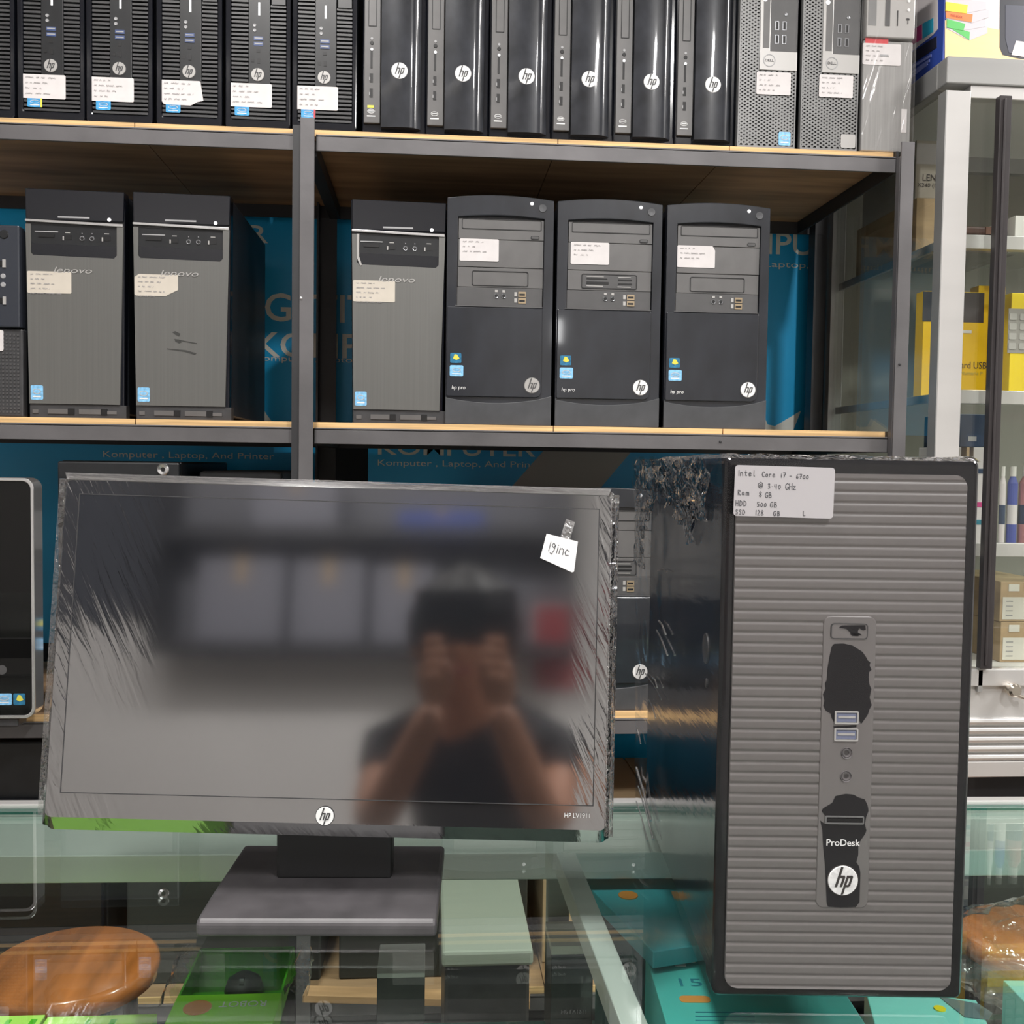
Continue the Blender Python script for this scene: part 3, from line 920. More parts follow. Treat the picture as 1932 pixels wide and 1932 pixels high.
def door_tower(x, z, label, seed=1, cut=None, card=False, dy=0.0, group='glossy black towers with round badge on the middle shelf', lab=True, dz=0.0):
    t = thing('desktop_tower', label, 'computer', (x, 1.650 + dy, z), 0, group)
    S = 0.0002235
    X = lambda c: (c - 1413) * S
    Z = lambda c: (1722 - c) * S
    W, H = 0.169, 0.362
    part('case_body', lambda: MB().box(-W / 2 + 0.001, W / 2, 0.02, 0.38, 0.003, H - 0.008), case_metal, t, bevel=0.003, key='dt_body')
    def front():
        n = 12
        top = [(W / 2 - W * i / n, H - 0.006 * (2 * i / n - 1) ** 2) for i in range(n + 1)]
        outer = [(-W / 2, 0.001), (W / 2, 0.001)] + top
        bot = [(X(1115) + (X(1725) - X(1115)) * i / 4, Z(885)) for i in range(5)]
        # recess outline with arched head
        inn = [(X(1108), Z(888)), (X(1722), Z(888))] + [(X(1725) - (X(1725) - X(1112)) * i / n, Z(262) + 0.004 * (1 - (2 * i / n - 1) ** 2)) for i in range(n + 1)]
        b = MB()
        b.ring(outer, inn, 0.0, 0.022)
        b.box(X(1100), X(1730), 0.008, 0.02, Z(890), Z(240))
        return b
    part('front_bezel', front, door_gloss, t, bevel=0.0012, key='dt_fr')
    part('drive_bezel', lambda: MB().box(X(1117), X(1722), 0.003, 0.009, Z(410), Z(268)), bezel_light, t, bevel=0.0005, key='dt_dv')
    part('drive_tray', lambda: MB().ring(rr(X(1140), X(1705), Z(342), Z(270), 0.002), rr(X(1144), X(1701), Z(337), Z(272), 0.002), 0.0022, 0.004).ring(rr(X(1630), X(1690), Z(402), Z(378), 0.002), rr(X(1634), X(1686), Z(398), Z(382), 0.0016), 0.002, 0.004), slot_black, t, key='dt_tray')
    part('eject_button', lambda: MB().prism(rr(X(1634), X(1686), Z(398), Z(382), 0.0016), 0.0018, 0.004), bezel_gray, t, key='dt_ej')
    part('bay_cover', lambda: MB().box(X(1116), X(1721), 0.003, 0.009, Z(606), Z(414)), bezel_light, t, bevel=0.0005, key='dt_bc')
    part('floppy_cover', lambda: MB().box(X(1114), X(1719), 0.003, 0.009, Z(748), Z(610)), bezel_light, t, bevel=0.0005, key='dt_fc')
    part('floppy_outline', lambda: MB().ring(rr(X(1214), X(1616), Z(738), Z(632), 0.003), rr(X(1219), X(1611), Z(733), Z(637), 0.0025), 0.0022, 0.004), slot_black, t, key='dt_fo')
    part('port_strip', lambda: MB().box(X(1110), X(1717), 0.002, 0.009, Z(882), Z(751)).box(X(1095), X(1720), -0.002, 0.009, Z(889), Z(882)), bezel_gray, t, bevel=0.0004, key='dt_ps')
    for c in (1388, 1441):
        part('audio_jack', lambda: MB().lathe([(0.0024, 0.001), (0.0034, 0.0006), (0.0042, 0.002)], 16, axis='y').box(-0.0022, 0.0022, 0.0014, 0.002, 0.006, 0.0095, 1).cyl((0, 0, 0), 0.0023, 0.0004, 0.001, mi=2), [chrome_dim, light_gray, slot_black], t, (X(c), 0, Z(808)), key='dt_jk')
    for c in (793, 838):
        part('usb_port', lambda: MB().box(-0.0055, 0.0065, 0.0008, 0.002, -0.0042, 0.0042).box(-0.004, 0.005, 0.0004, 0.001, -0.0018, 0.0012, 1).box(-0.0118, -0.0075, 0.0014, 0.002, -0.003, 0.0035, 2), [usb_gold, slot_black, light_gray], t, (X(1570), 0, Z(c)), key='dt_usb')
    if card:
        def cr():
            b = MB()
            c2 = lambda v: (v - 1413) * S
            b.prism(rr(c2(1225), c2(1605), Z(732), Z(640), 0.002), 0.0018, 0.0028)
            for a, e, z0, z1, mi in ((1250, 1410, 705, 688, 1), (1250, 1400, 670, 663, 1), (1250, 1375, 654, 650, 2), (1480, 1578, 705, 694, 1), (1480, 1578, 677, 666, 1), (1480, 1570, 656, 650, 2), (1250, 1370, 722, 716, 2), (1475, 1570, 724, 718, 2)):
                b.box(c2(a), c2(e), 0.0012, 0.0018, Z(z0), Z(z1), mi)
            return b
        part('card_reader', cr, [bezel_gray, slot_black, light_gray], t)
    def door():
        b = MB()
        n = 10
        pts = rr(X(1042), X(1718), Z(1525), Z(893), 0.010, 5, (0.3, 1, 0, 0))
        b.prism(pts, -0.004, 0.002)
        return b
    part('glossy_door', door, door_gloss, t, bevel=0.0012, key='dt_door')
    def base():
        b = MB()
        n = 14
        arc = [(X(1700) - (X(1700) - X(1045)) * i / n, Z(1535) - 0.007 * (1 - (2 * i / n - 1) ** 2)) for i in range(n + 1)]
        b.prism([(-W / 2, 0), (W / 2, 0), (W / 2, Z(1510))] + arc + [(-W / 2, Z(1525))], -0.0025, 0.01)
        return b
    part('base_panel', base, base_gray, t, bevel=0.0008, key='dt_base')
    part('power_light', lambda: MB().lathe([(0, -0.0012), (0.0022, -0.001), (0.003, 0)], 14, axis='y'), led_white, t, (X(1633), 0, Z(155)), key='dt_led')
    part('power_button', lambda: MB().lathe([(0, -0.001), (0.006, -0.0012), (0.0066, 0)], 20, axis='y'), base_gray, t, (X(1710), 0, Z(185)), key='dt_pb')
    sticker(t, X(1066), X(1145), Z(1290), Z(1220), -0.004, blue_dark, 'win')
    sticker(t, X(1064), X(1160), Z(1383), Z(1306), -0.004, blue_light, 'intel')
    text('lettering', 'hp pro', white_mark, t, (X(1080), -0.0045, Z(1482)), height=0.0075, width=0.0215, shear=0.15, offset=0.0)
    logo(t, X(1650), -0.004, Z(1438), 0.0122, light_gray if seed == 1 else white_mark, bezel_gray)
    if lab:
        spec_label(t, X(1125) + dz, X(1402) + dz, Z(566), Z(410), 0.0028, seed, None, cut, 3)
    return t


# top shelf, left to right
xs = [-0.680, -0.5775, -0.4765, -0.3725, -0.2690, -0.1680]
ribl = ['black ribbed desktop cut by the left edge of the picture',
        'ribbed black desktop, second from the left end of the top shelf',
        'ribbed black desktop, third from left on the top shelf',
        'ribbed black desktop with a torn, bent-cornered paper label',
        'ribbed black desktop just left of the shelf centre post',
        'ribbed black desktop with red-edged blue sticker, above the centre post']
for i, (x, l) in enumerate(zip(xs, ribl)):
    ribbed_desktop(x, l, i + 1, (None, yellow_mark, None, None, None, red_mark)[i], 'r' if i == 3 else None)
sliml = ['glossy black slim desktop with small yellow sticker on its port strip',
         'glossy black slim desktop, second from left of its row',
         'glossy black slim desktop, third of its row, above a paper scrap',
         'glossy black slim desktop, fourth of its row, with vertical streak',
         'glossy black slim desktop, fifth of its row, second from the grey mesh desktops',
         'glossy black slim desktop with wide highlight, beside the grey mesh desktops']
for i, (x, l) in enumerate(zip((-0.0610, 0.0375, 0.1370, 0.2365, 0.3355, 0.4345), sliml)):
    slim_desktop(x, l, i, i == 0)
tile_desktop(0.5310, 'grey mesh-front desktop with blue processor sticker at its foot', 21, True)
tile_desktop(0.6335, 'grey mesh-front desktop with strong glare and a bare grey sticker', 22, False)

# the wrapped grey desktop at the shelf end
t = thing('wrapped_desktop', 'grey desktop wrapped in shiny clear film at the right end of the top shelf', 'computer', (0.728, 1.640, 1.8125))
S = 0.000266
X = lambda c: (c - 1062) * S
Z = lambda c: (912 - c) * S
part('case_body', MB().box(X(905), X(1218), 0.01, 0.30, 0, 0.30), mesh_gray, t, bevel=0.002)
part('lower_panel', MB().box(X(907), X(1216), 0.0, 0.012, 0.001, Z(250)), mat('gray_cover', (0.27, 0.265, 0.26), 0.4, var=0.12, vscale=(300, 10, 5)), t, bevel=0.002)
part('upper_panel', MB().box(X(917), X(1218), -0.004, 0.012, Z(236), 0.30), light_gray, t, bevel=0.002)
part('drive_cover', MB().box(X(925), X(975), -0.0046, -0.004, Z(168), 0.29).box(X(1030), X(1060), -0.0046, -0.004, Z(168), 0.29, 1), [mesh_gray, bezel_gray], t)
part('card_slot', MB().box(X(1104), X(1110), -0.0046, -0.004, Z(165), Z(75)), slot_black, t)
part('usb_port', MB().box(X(1160), X(1182), -0.0046, -0.004, Z(128), Z(118)).box(X(1169), X(1175), -0.0046, -0.004, Z(150), Z(115)), bezel_gray, t)
for c in (15, 68):
    part('button', MB().cyl((X(1175), 0, Z(c)), 0.0024, -0.005, -0.004), white_mark, t)
part('red_sticker', MB().box(X(918), X(1060), -0.0005, 0.001, Z(268), Z(238)), red_mark, t)
spec_label(t, X(903), X(1140), Z(395), Z(268), -0.0002, 31)
part('brand_line', MB().box(X(1012), X(1062), -0.0012, -0.0002, Z(343), Z(332)), gray_mark, t)
part('paper_strip', MB().box(X(1155), X(1190), -0.0006, 0.0, Z(790), Z(650)), paper, t)
fm = film_mat('streaked_film', base=0.02, fres=1.2, rough=0.10, bump=0.7, scale=(60, 20, 5), dist=0.004, rot=(0, math.radians(-16), 0))
part('film', MB().box(X(900), X(1222), -0.008, 0.31, 0.0005, 0.302), fm, t)

# middle shelf
brushed_tower(-0.5470, 'brushed grey tower with a square warm label, leftmost of the brushed pair', 41)
brushed_tower(-0.3865, 'brushed grey tower with dark scuff marks and a notched label', 42, 'br', True)
brushed_tower(-0.0520, 'brushed grey tower with bent trim, just right of the centre post', 43, None, False, True)
door_tower(0.1085, 1.3635, 'glossy black tower beside the brushed grey tower, with plain bay cover', 1)
door_tower(0.2835, 1.3635, 'glossy black tower with a card reader, middle of its row of three', 2, card=True, dz=0.002)
door_tower(0.4600, 1.3635, 'glossy black tower nearest the bright blue banner, label corner clipped', 3, 'tr', dz=-0.002)

# cut tower at the left edge of the middle shelf
t = thing('desktop_tower', 'black tower with mesh lower front, cut by the left edge of the picture', 'computer', (-0.700, 1.648, 1.3635))
part('case_body', MB().box(-0.076, 0.074, 0.02, 0.30, 0.003, 0.288), case_metal, t, bevel=0.003)
part('lower_grille', MB().box(-0.078, 0.076, 0.003, 0.022, 0.0, 0.134), dark_plastic, t, bevel=0.002)
part('front_bezel', MB().box(-0.078, 0.074, -0.003, 0.022, 0.136, 0.290), mat('bezel_navy', (0.03, 0.034, 0.045), 0.3), t, bevel=0.002)
b = MB()
for i in range(22):
    for j in range(26):
        b.box(-0.072 + j * 0.0056, -0.0692 + j * 0.0056, 0.002, 0.0032, 0.006 + i * 0.0056, 0.0088 + i * 0.0056)
o = part('grille_studs', b, bezel_gray, t)
o['kind'] = 'stuff'
for z in (0.232, 0.176):
    part('usb_port', MB().box(0.044, 0.050, -0.0045, -0.003, z - 0.004, z + 0.004, 1).box(0.050, 0.0545, -0.005, -0.003, z - 0.006, z + 0.006), [light_gray, slot_black], t)
for z in (0.213, 0.200):
    part('audio_jack', MB().lathe([(0.001, -0.004), (0.003, -0.004), (0.004, -0.003)], 14, (0.050, 0, z), 'y'), gray_mark, t)
part('card_slot', MB().box(0.032, 0.0345, -0.0034, -0.003, 0.170, 0.198), slot_black, t)
part('power_button', MB().lathe([(0, -0.0045), (0.006, -0.0045), (0.007, -0.003)], 20, (0.052, 0, 0.276), 'y'), black_plastic, t)
part('paper_label', MB().prism(rr(-0.03, 0.048, 0.100, 0.132, 0.003), 0.0015, 0.003), paper, t)

# ------------------------------------------------------------------ lower shelf
LZ = 0.9035
LG = 'glossy black towers on the lower shelf'
door_tower(0.112, LZ, 'black tower on the lower shelf, right part of its top showing over the monitor', 1, group=LG, dy=0.01, lab=False)
door_tower(0.292, LZ, 'black tower on the lower shelf showing in the gap between monitor and big tower', 2, group=LG, lab=False, card=True)
door_tower(0.475, LZ, 'black tower on the lower shelf hidden behind the big wrapped tower', 3, group=LG, dy=0.01, lab=False)


def low_tower(x, w_, h, label, button, mtop, dy=0.0):
    t = thing('desktop_tower', label, 'computer', (x, 1.655 + dy, LZ))
    part('case_body', MB().box(-w_ / 2, w_ / 2, 0.01, 0.38, 0.0, h), mtop, t, bevel=0.003)
    part('front_bezel', MB().box(-w_ / 2, w_ / 2, -0.006, 0.010, 0.0, h - 0.001), black_plastic, t, bevel=0.003)
    part('glossy_door', MB().prism(rr(-w_ / 2 + 0.008, w_ / 2 - 0.008, 0.05, h * 0.6, 0.006), -0.009, -0.006), door_gloss, t)
    part('bay_cover', MB().box(-w_ / 2 + 0.01, w_ / 2 - 0.01, -0.008, -0.006, h * 0.65, h * 0.8), bezel_gray, t)
    sticker(t, -w_ / 2 + 0.012, -w_ / 2 + 0.030, 0.10, 0.118, -0.009, blue_light)
    sticker(t, -w_ / 2 + 0.012, -w_ / 2 + 0.030, 0.13, 0.150, -0.009, blue_dark, 'win')
    if button:
        part('power_button', MB().lathe([(0.0028, -0.0065), (0.0036, -0.009), (0.0078, -0.0105), (0.0092, -0.009), (0.0095, -0.006)], 28, (w_ / 2 - 0.024, 0, h - 0.012), 'y'), silver, t)
        part('button_lens', MB().lathe([(0, -0.008), (0.0035, -0.0075), (0.0036, -0.006)], 20, (w_ / 2 - 0.024, 0, h - 0.012), 'y'), slot_black, t)
    return t


low_tower(-0.481, 0.184, 0.394, 'black tower with round chrome power button peeking over the monitor', True, black_plastic)
low_tower(-0.300, 0.130, 0.380, 'dark grey-topped tower peeking over the monitor right of the chrome button', False, dark_plastic, 0.03)

# all-in-one computer at the left edge
t = thing('all_in_one_computer', 'all-in-one computer with rounded silver frame at the left edge', 'computer', (-0.78, 1.56, LZ))
X0, X1, Z0, Z1 = -0.205, 0.206, 0.014, 0.368
part('display_panel', MB().prism(rr(X0 + 0.003, X1 - 0.003, Z0 + 0.003, Z1 - 0.003, 0.014), 0.0, 0.035), black_plastic, t)
part('silver_frame', MB().ring(rr(X0, X1, Z0, Z1, 0.016, 8), rr(X0 + 0.005, X1 - 0.005, Z0 + 0.005, Z1 - 0.005, 0.012, 8), -0.004, 0.03), silver, t, bevel=0.001)
part('screen_glass', MB().prism(rr(X0 + 0.005, X1 - 0.005, Z0 + 0.005, Z1 - 0.005, 0.012), -0.0015, 0.0), hazy_mat('dark_screen_glass', (0.006, 0.006, 0.006), 0.0, 0.02), t)
part('sensor_ring', MB().lathe([(0.005, -0.0018), (0.007, -0.0018), (0.007, -0.0015)], 24, (0.158, 0, 0.086), 'y'), bezel_gray, t)
sticker(t, 0.150, 0.172, 0.034, 0.051, -0.0016, blue_light)
sticker(t, 0.174, 0.191, 0.034, 0.051, -0.0016, blue_dark, 'win')
part('stand', MB().prism([(0.02, 0), (0.16, 0), (0.10, 0.012), (0.045, 0.2), (0.035, 0.2)], -0.1, 0.1, 'x'), dark_plastic, t, bevel=0.003)
part('front_foot', MB().box(-0.18, 0.18, 0.0, 0.035, 0.0, 0.0145), dark_plastic, t, bevel=0.003)

# bottom bay
t = thing('media_player', 'low black box with small status lights in the bottom bay at the left edge', 'electronics', (-0.75, 1.66, 0.4505))
part('case_body', MB().box(-0.26, 0.24, 0.02, 0.32, 0.0, 0.40), black_plastic, t, bevel=0.004)
part('front_panel', MB().box(-0.26, 0.24, 0.0, 0.02, 0.0, 0.31), black_gloss, t, bevel=0.003)
part('control_strip', MB().box(-0.26, 0.24, -0.002, 0.0, 0.245, 0.268), dark_plastic, t)
for i, x in enumerate((0.125, 0.140, 0.157)):
    part('status_light', MB().cyl((x, 0, 0.256), 0.0035 if i == 1 else 0.0028, -0.004, -0.002), led_white if i == 1 else gray_mark, t)
t = thing('cardboard_box', 'shaded brown carton in the bottom bay between monitor and big tower', 'box', (0.42, 1.72, 0.4505))
part('carton_body', MB().box(-0.22, 0.16, 0.0, 0.28, 0.0, 0.27), carton, t, bevel=0.002)
part('carton_flap', MB().box(-0.22, -0.032, 0.0, 0.28, 0.27, 0.273).box(-0.028, 0.16, 0.0, 0.28, 0.27, 0.273), carton, t)

for i, (x0, x1, h) in enumerate(((-0.48, -0.17, 0.24), (-0.14, 0.17, 0.20))):  # cartons added to darken the bay, hiding the brightly lit board
    t = thing('dark_filler_carton', ('added dark carton beside the black box, covering the lit board of the bottom bay', 'lower added dark carton covering the lit board, left of the brown carton')[i], 'box', ((x0 + x1) / 2, 1.68, 0.4505))
    hw = (x1 - x0) / 2
    part('carton_body', MB().box(-hw, hw, 0, 0.36, 0, h), mat('dark_card', (0.035, 0.037, 0.033), 0.6), t, bevel=0.003)
    part('tape_strip', MB().box(-hw, hw, 0.165, 0.195, h, h + 0.0006), dark_plastic, t)
# ------------------------------------------------------------------ glass counter
CY = math.radians(-1.5)
ct = thing('glass_counter', 'aluminium framed glass display counter under the monitor and big tower', 'counter', (0.0, 1.055, FLOOR), CY)
hz = -FLOOR + 0.95
part('glass_top', MB().box(-1.2, 1.5, -0.74, -0.012, hz - 0.006, hz), glass_top_m, ct)
part('glass_edge', MB().box(-1.2, 1.5, -0.012, -0.0115, hz - 0.0058, hz - 0.0002), glass_edge_m, ct)
part('back_rail', MB().box(-1.2, 1.5, -0.115, -0.004, hz - 0.034, hz - 0.0085), alu, ct, bevel=0.001)
part('rim', MB().box(-1.2, 1.5, -0.010, 0.004, hz - 0.034, hz + 0.004), alu, ct, bevel=0.0012)
part('front_rail', MB().box(-1.2, 1.5, -0.745, -0.70, hz - 0.034, hz - 0.0085), alu, ct, bevel=0.001)
pa, pb = (0.124, -0.115), (0.150, -0.70)
part('cross_rail', MB().hexa([(pa[0], pa[1], hz - 0.03), (pb[0], pb[1], hz - 0.03), (pb[0] + 0.018, pb[1], hz - 0.03), (pa[0] + 0.018, pa[1], hz - 0.03)],
                             [(pa[0], pa[1], hz - 0.0085), (pb[0], pb[1], hz - 0.0085), (pb[0] + 0.018, pb[1], hz - 0.0085), (pa[0] + 0.018, pa[1], hz - 0.0085)]), alu, ct, bevel=0.001)
for x in (-1.19, 0.125, 1.47):
    part('corner_post', MB().box(x, x + 0.022, -0.03, -0.008, 0, hz - 0.034), alu_gray, ct, bevel=0.001)
    part('corner_post', MB().box(x, x + 0.022, -0.742, -0.72, 0, hz - 0.034), alu_gray, ct, bevel=0.001)
part('inner_shelf', MB().box(-1.18, 1.48, -0.70, -0.04, hz - 0.216, hz - 0.210), glass_top_m, ct)
part('inner_shelf_edge', MB().box(-1.18, 1.48, -0.04, -0.0395, hz - 0.2158, hz - 0.2102), glass_edge_m, ct)
part('shelf_support', MB().box(-1.18, 1.48, -0.72, -0.70, hz - 0.236, hz - 0.210), alu_gray, ct)
part('lower_shelf', MB().box(-1.18, 1.48, -0.70, -0.04, 0.30, 0.318), plywood, ct)
part('front_glass', MB().box(-1.18, 1.48, -0.738, -0.733, 0.06, hz - 0.034), glass_m, ct)
part('plinth', MB().box(-1.2, 1.5, -0.74, 0.0, 0, 0.06), alu_gray, ct)
IS = 0.7405     # height of the inner glass shelf


# ------------------------------------------------------------------ monitor
mo = thing('computer_monitor', 'film-wrapped black widescreen monitor with paper price tag on the glass counter', 'monitor', (-0.0795, 0.755, 0.9502), math.radians(-3.0))
bw = 0.0885
# base plate: outline back to front with a break line
def base_mb():
    b = MB()
    top = [(-bw + 0.0005, 0.155, 0.0115), (bw, 0.155, 0.0115), (bw, 0.045, 0.0135), (-bw, 0.045, 0.0135), (bw, 0.004, 0.0128), (-bw, 0.004, 0.0128)]
    vs = [(-bw, 0.155, 0), (bw, 0.155, 0), (bw, 0.0, 0), (-bw, 0.0, 0)] + top + [(bw, 0, 0.0100), (-bw, 0, 0.0100)]
    fs = [(0, 1, 2, 3), (4, 5, 6, 7), (7, 6, 8, 9), (9, 8, 10, 11), (11, 10, 2, 3), (0, 4, 5, 1), (1, 5, 6, 8, 10, 2), (0, 3, 11, 9, 7, 4)]
    return b.add(vs, fs)
part('base_plate', base_mb(), mat('base_plastic', (0.060, 0.056, 0.060), 0.45, var=0.25, vscale=(30, 30, 30)), mo, bevel=0.003, seg=3)
part('neck', MB().box(-0.045, 0.048, 0.078, 0.104, 0.011, 0.115), mat('neck_plastic', (0.008, 0.008, 0.009), 0.6), mo, bevel=0.003)
# display head, local frame at its lower left front corner
hd = bpy.data.objects.new('display_head', None)
Rm = Matrix.Rotation(math.radians(-3.6), 4, 'Z') @ Matrix.Rotation(math.radians(-7.5), 4, 'X') @ Matrix.Rotation(math.radians(0.95), 4, 'Y')
Mh = Matrix.Translation((-0.2969, 0.812, 1.0152)) @ Rm
PW, PH = 0.4405, 0.2755
bpy.context.view_layer.update()
Mloc = (Matrix.Translation(mo.location) @ Matrix.Rotation(mo.rotation_euler.z, 4, 'Z')).inverted() @ Mh


def hpart(name, mb, m, parent=None, **k):
    o = part(name, mb, m, parent or mo, **k)
    if parent is None:
        o.matrix_local = Mloc
    return o


def head_mb():
    b = MB()
    out = rr(0, PW, -0.003, PH, 0.007)
    mid = rr(0.003, PW - 0.003, 0.0085, PH - 0.005, 0.005)
    n = len(out)
    vs = [(p[0], 0.0, p[1]) for p in mid] + [(p[0], 0.010 if p[1] < 0.001 else 0.004, p[1]) for p in out] + [(p[0], 0.020, p[1]) for p in out] + [(p[0] * 0.9 + PW * 0.05, 0.042, p[1] * 0.8 + PH * 0.1) for p in out]
    fs = [tuple(range(n - 1, -1, -1)), tuple(range(3 * n, 4 * n))]
    for k in range(3):
        fs += [(k * n + i, k * n + (i + 1) % n, (k + 1) * n + (i + 1) % n, (k + 1) * n + i) for i in range(n)]
    return b.add(vs, fs)


hpart('display_housing', head_mb(), wrapped_bezel)
part_s = hpart('screen', MB().prism([(0.0145, 0.0275), (PW - 0.0135, 0.0275), (PW - 0.0135, PH - 0.016), (0.0145, PH - 0.016)], -0.0006, 0.002), screen_m)
hpart('bezel_groove', MB().ring([(0.0140, 0.0270), (PW - 0.0130, 0.0270), (PW - 0.0130, PH - 0.0155), (0.0140, PH - 0.0155)], [(0.0147, 0.0277), (PW - 0.0137, 0.0277), (PW - 0.0137, PH - 0.0162), (0.0147, PH - 0.0162)], -0.0009, 0.0), dark_plastic)
hpart('top_edge_film', MB().prism([(0.004, PH - 0.0045), (PW - 0.006, PH - 0.0045), (PW - 0.004, PH + 0.0008), (0.002, PH + 0.0008)], -0.0008, 0.004), film_mat('edge_film', base=0.22, fres=0.8, rough=0.25, bump=0.4, scale=(30, 60, 200)))
lg = hpart('logo_badge', logo_mb(0.0070), [white_mark, dark_plastic])
lg.matrix_local = Mloc @ Matrix.Translation((0.2190, -0.0005, 0.0145))
tx = text('lettering', 'HP LV1911', white_mark, mo, (0, 0, 0), height=0.0036, width=0.0196)
tx.matrix_local = Mloc @ Matrix.Translation((0.4050, -0.0014, 0.0180)) @ Matrix.Rotation(math.pi / 2, 4, 'X')
# crumpled film along the right edge and lower corner
hpart('film_edge', MB().box(PW - 0.004, PW + 0.0025, -0.001, 0.024, 0.004, PH - 0.004), crumple_m)
hpart('film_edge', MB().box(-0.002, 0.003, -0.001, 0.020, 0.01, PH - 0.004), crumple_m)

# pen-line letters for the handwritten notes
GL = {
    'I': [[(.3, 0), (.3, 1)]], 'n': [[(.05, 0), (.05, .6)], [(.05, .45), (.25, .62), (.42, .5), (.45, 0)]], 't': [[(.25, .95), (.22, .1), (.4, 0)], [(.05, .65), (.45, .65)]],
    'e': [[(.08, .33), (.45, .36), (.38, .58), (.18, .6), (.06, .4), (.08, .12), (.25, 0), (.46, .08)]], 'l': [[(.2, 1), (.2, .05), (.35, 0)]],
    'C': [[(.55, .85), (.35, 1), (.12, .8), (.06, .4), (.2, .05), (.5, .06)]], 'o': [[(.25, .6), (.06, .4), (.1, .08), (.3, 0), (.47, .2), (.42, .52), (.25, .6)]],
    'r': [[(.08, .6), (.1, 0)], [(.1, .4), (.25, .58), (.42, .55)]], 'i': [[(.15, .6), (.15, 0)], [(.15, .8), (.16, .85)]],
    '7': [[(.05, .95), (.5, .95), (.2, 0)], [(.15, .5), (.45, .5)]], '-': [[(.05, .4), (.45, .4)]],
    '6': [[(.42, .95), (.15, .6), (.07, .2), (.25, 0), (.45, .18), (.36, .42), (.1, .35)]], '0': [[(.25, .75), (.06, .5), (.08, .12), (.28, 0), (.47, .25), (.42, .65), (.25, .75)]],
    '@': [[(.5, .35), (.35, .6), (.2, .35), (.32, .2), (.5, .35), (.52, .62), (.55, .2), (.75, .35), (.72, .75), (.4, .95), (.05, .65), (.05, .2), (.35, -.05), (.7, .05)]],
    '3': [[(.08, .9), (.38, .95), (.42, .75), (.2, .52), (.45, .38), (.42, .08), (.08, .02)]], '.': [[(.1, .4), (.14, .42)]], '4': [[(.1, .9), (.05, .4), (.48, .4)], [(.42, .9), (.42, 0)]],
    'G': [[(.55, .85), (.35, 1), (.1, .75), (.06, .25), (.25, 0), (.52, .1), (.55, .42), (.32, .42)]], 'H': [[(.08, 1), (.08, 0)], [(.5, 1), (.5, 0)], [(.08, .5), (.5, .5)]],
    'z': [[(.06, .55), (.42, .55), (.06, .02), (.46, .02)]], 'R': [[(.1, 0), (.1, .95), (.42, .9), (.45, .62), (.12, .5), (.52, 0)]],
    'a': [[(.42, .55), (.15, .58), (.06, .2), (.22, .02), (.42, .25), (.42, .58), (.47, .02)]], 'm': [[(.05, 0), (.05, .6)], [(.05, .45), (.2, .6), (.3, .45), (.3, 0)], [(.3, .45), (.45, .6), (.56, .45), (.57, 0)]],
    '8': [[(.27, .5), (.08, .7), (.25, .95), (.45, .78), (.27, .5), (.06, .22), (.25, 0), (.48, .2), (.27, .5)]], 'B': [[(.08, 0), (.08, .95), (.4, .9), (.42, .6), (.1, .5), (.5, .4), (.46, .06), (.08, 0)]],
    'D': [[(.08, 0), (.08, .95), (.42, .8), (.52, .4), (.35, .08), (.08, 0)]], '5': [[(.45, .9), (.12, .9), (.1, .52), (.4, .5), (.42, .12), (.08, .02)]],
    'S': [[(.48, .85), (.22, .95), (.08, .7), (.42, .4), (.4, .08), (.06, .06)]], '1': [[(.22, .95), (.2, 0)]], '2': [[(.06, .75), (.25, .95), (.42, .7), (.06, .04), (.5, .05)]],
    'L': [[(.1, .95), (.1, .02), (.5, .05)]], '9': [[(.42, .7), (.2, .95), (.08, .65), (.28, .48), (.44, .72), (.38, .2), (.2, -.25), (.05, -.1)]], 'c': [[(.45, .5), (.2, .6), (.06, .3), (.2, .02), (.48, .08)]],
    'g': [[(.42, .55), (.15, .58), (.08, .2), (.3, .1), (.42, .55), (.38, -.25), (.1, -.3)]],
}


def write(b, s, x, z, h, wd, y, mi=1, adv=0.62, slope=0.0):
    for ch in s:
        if ch == ' ':
            x += h * 0.55
            continue
        for pl in GL[ch]:
            b.stroke([(x + p[0] * h, z + p[1] * h + slope * (x + p[0] * h)) for p in pl], wd, y, mi)
        x += h * (adv + (0.2 if ch in '@m' else 0) - (0.22 if ch in 'iI1.l' else 0))
    return x


# paper tag with tape on the screen
tg = MB()
quad = [(0.3845, 0.2130), (0.4099, 0.2019), (0.4115, 0.2025), (0.4144, 0.2264), (0.3894, 0.2325)]
tg.prism(quad, -0.0016, -0.0008)
wb = MB()
write(wb, '19inc', 0.0, 0.0, 0.0078, 0.0006, 0, 0, adv=0.56)
ca, sa = math.cos(math.radians(-14)), math.sin(math.radians(-14))
tg.add([(0.3895 + x * ca - z * sa, -0.0018, 0.2190 + x * sa + z * ca) for x, _, z in wb.v], wb.f, 1)
rz_ = Matrix.Rotation(math.radians(-0.95), 4, 'Y')
pt = hpart('price_tag', tg, [mat('white_paper', (0.86, 0.85, 0.85), 0.6), ink], fix=False)
pt.matrix_local = Mloc @ rz_ @ Matrix.Translation((0, 0, 0))
tp = hpart('clear_tape', MB().prism([(0.4005, 0.2300), (0.4080, 0.2275), (0.4120, 0.2420), (0.4050, 0.2445)], -0.0013, -0.0009), film_mat('tape', base=0.16, fres=1, rough=0.3, bump=0.8, scale=(200, 200, 200)))
tp.matrix_local = Mloc @ rz_

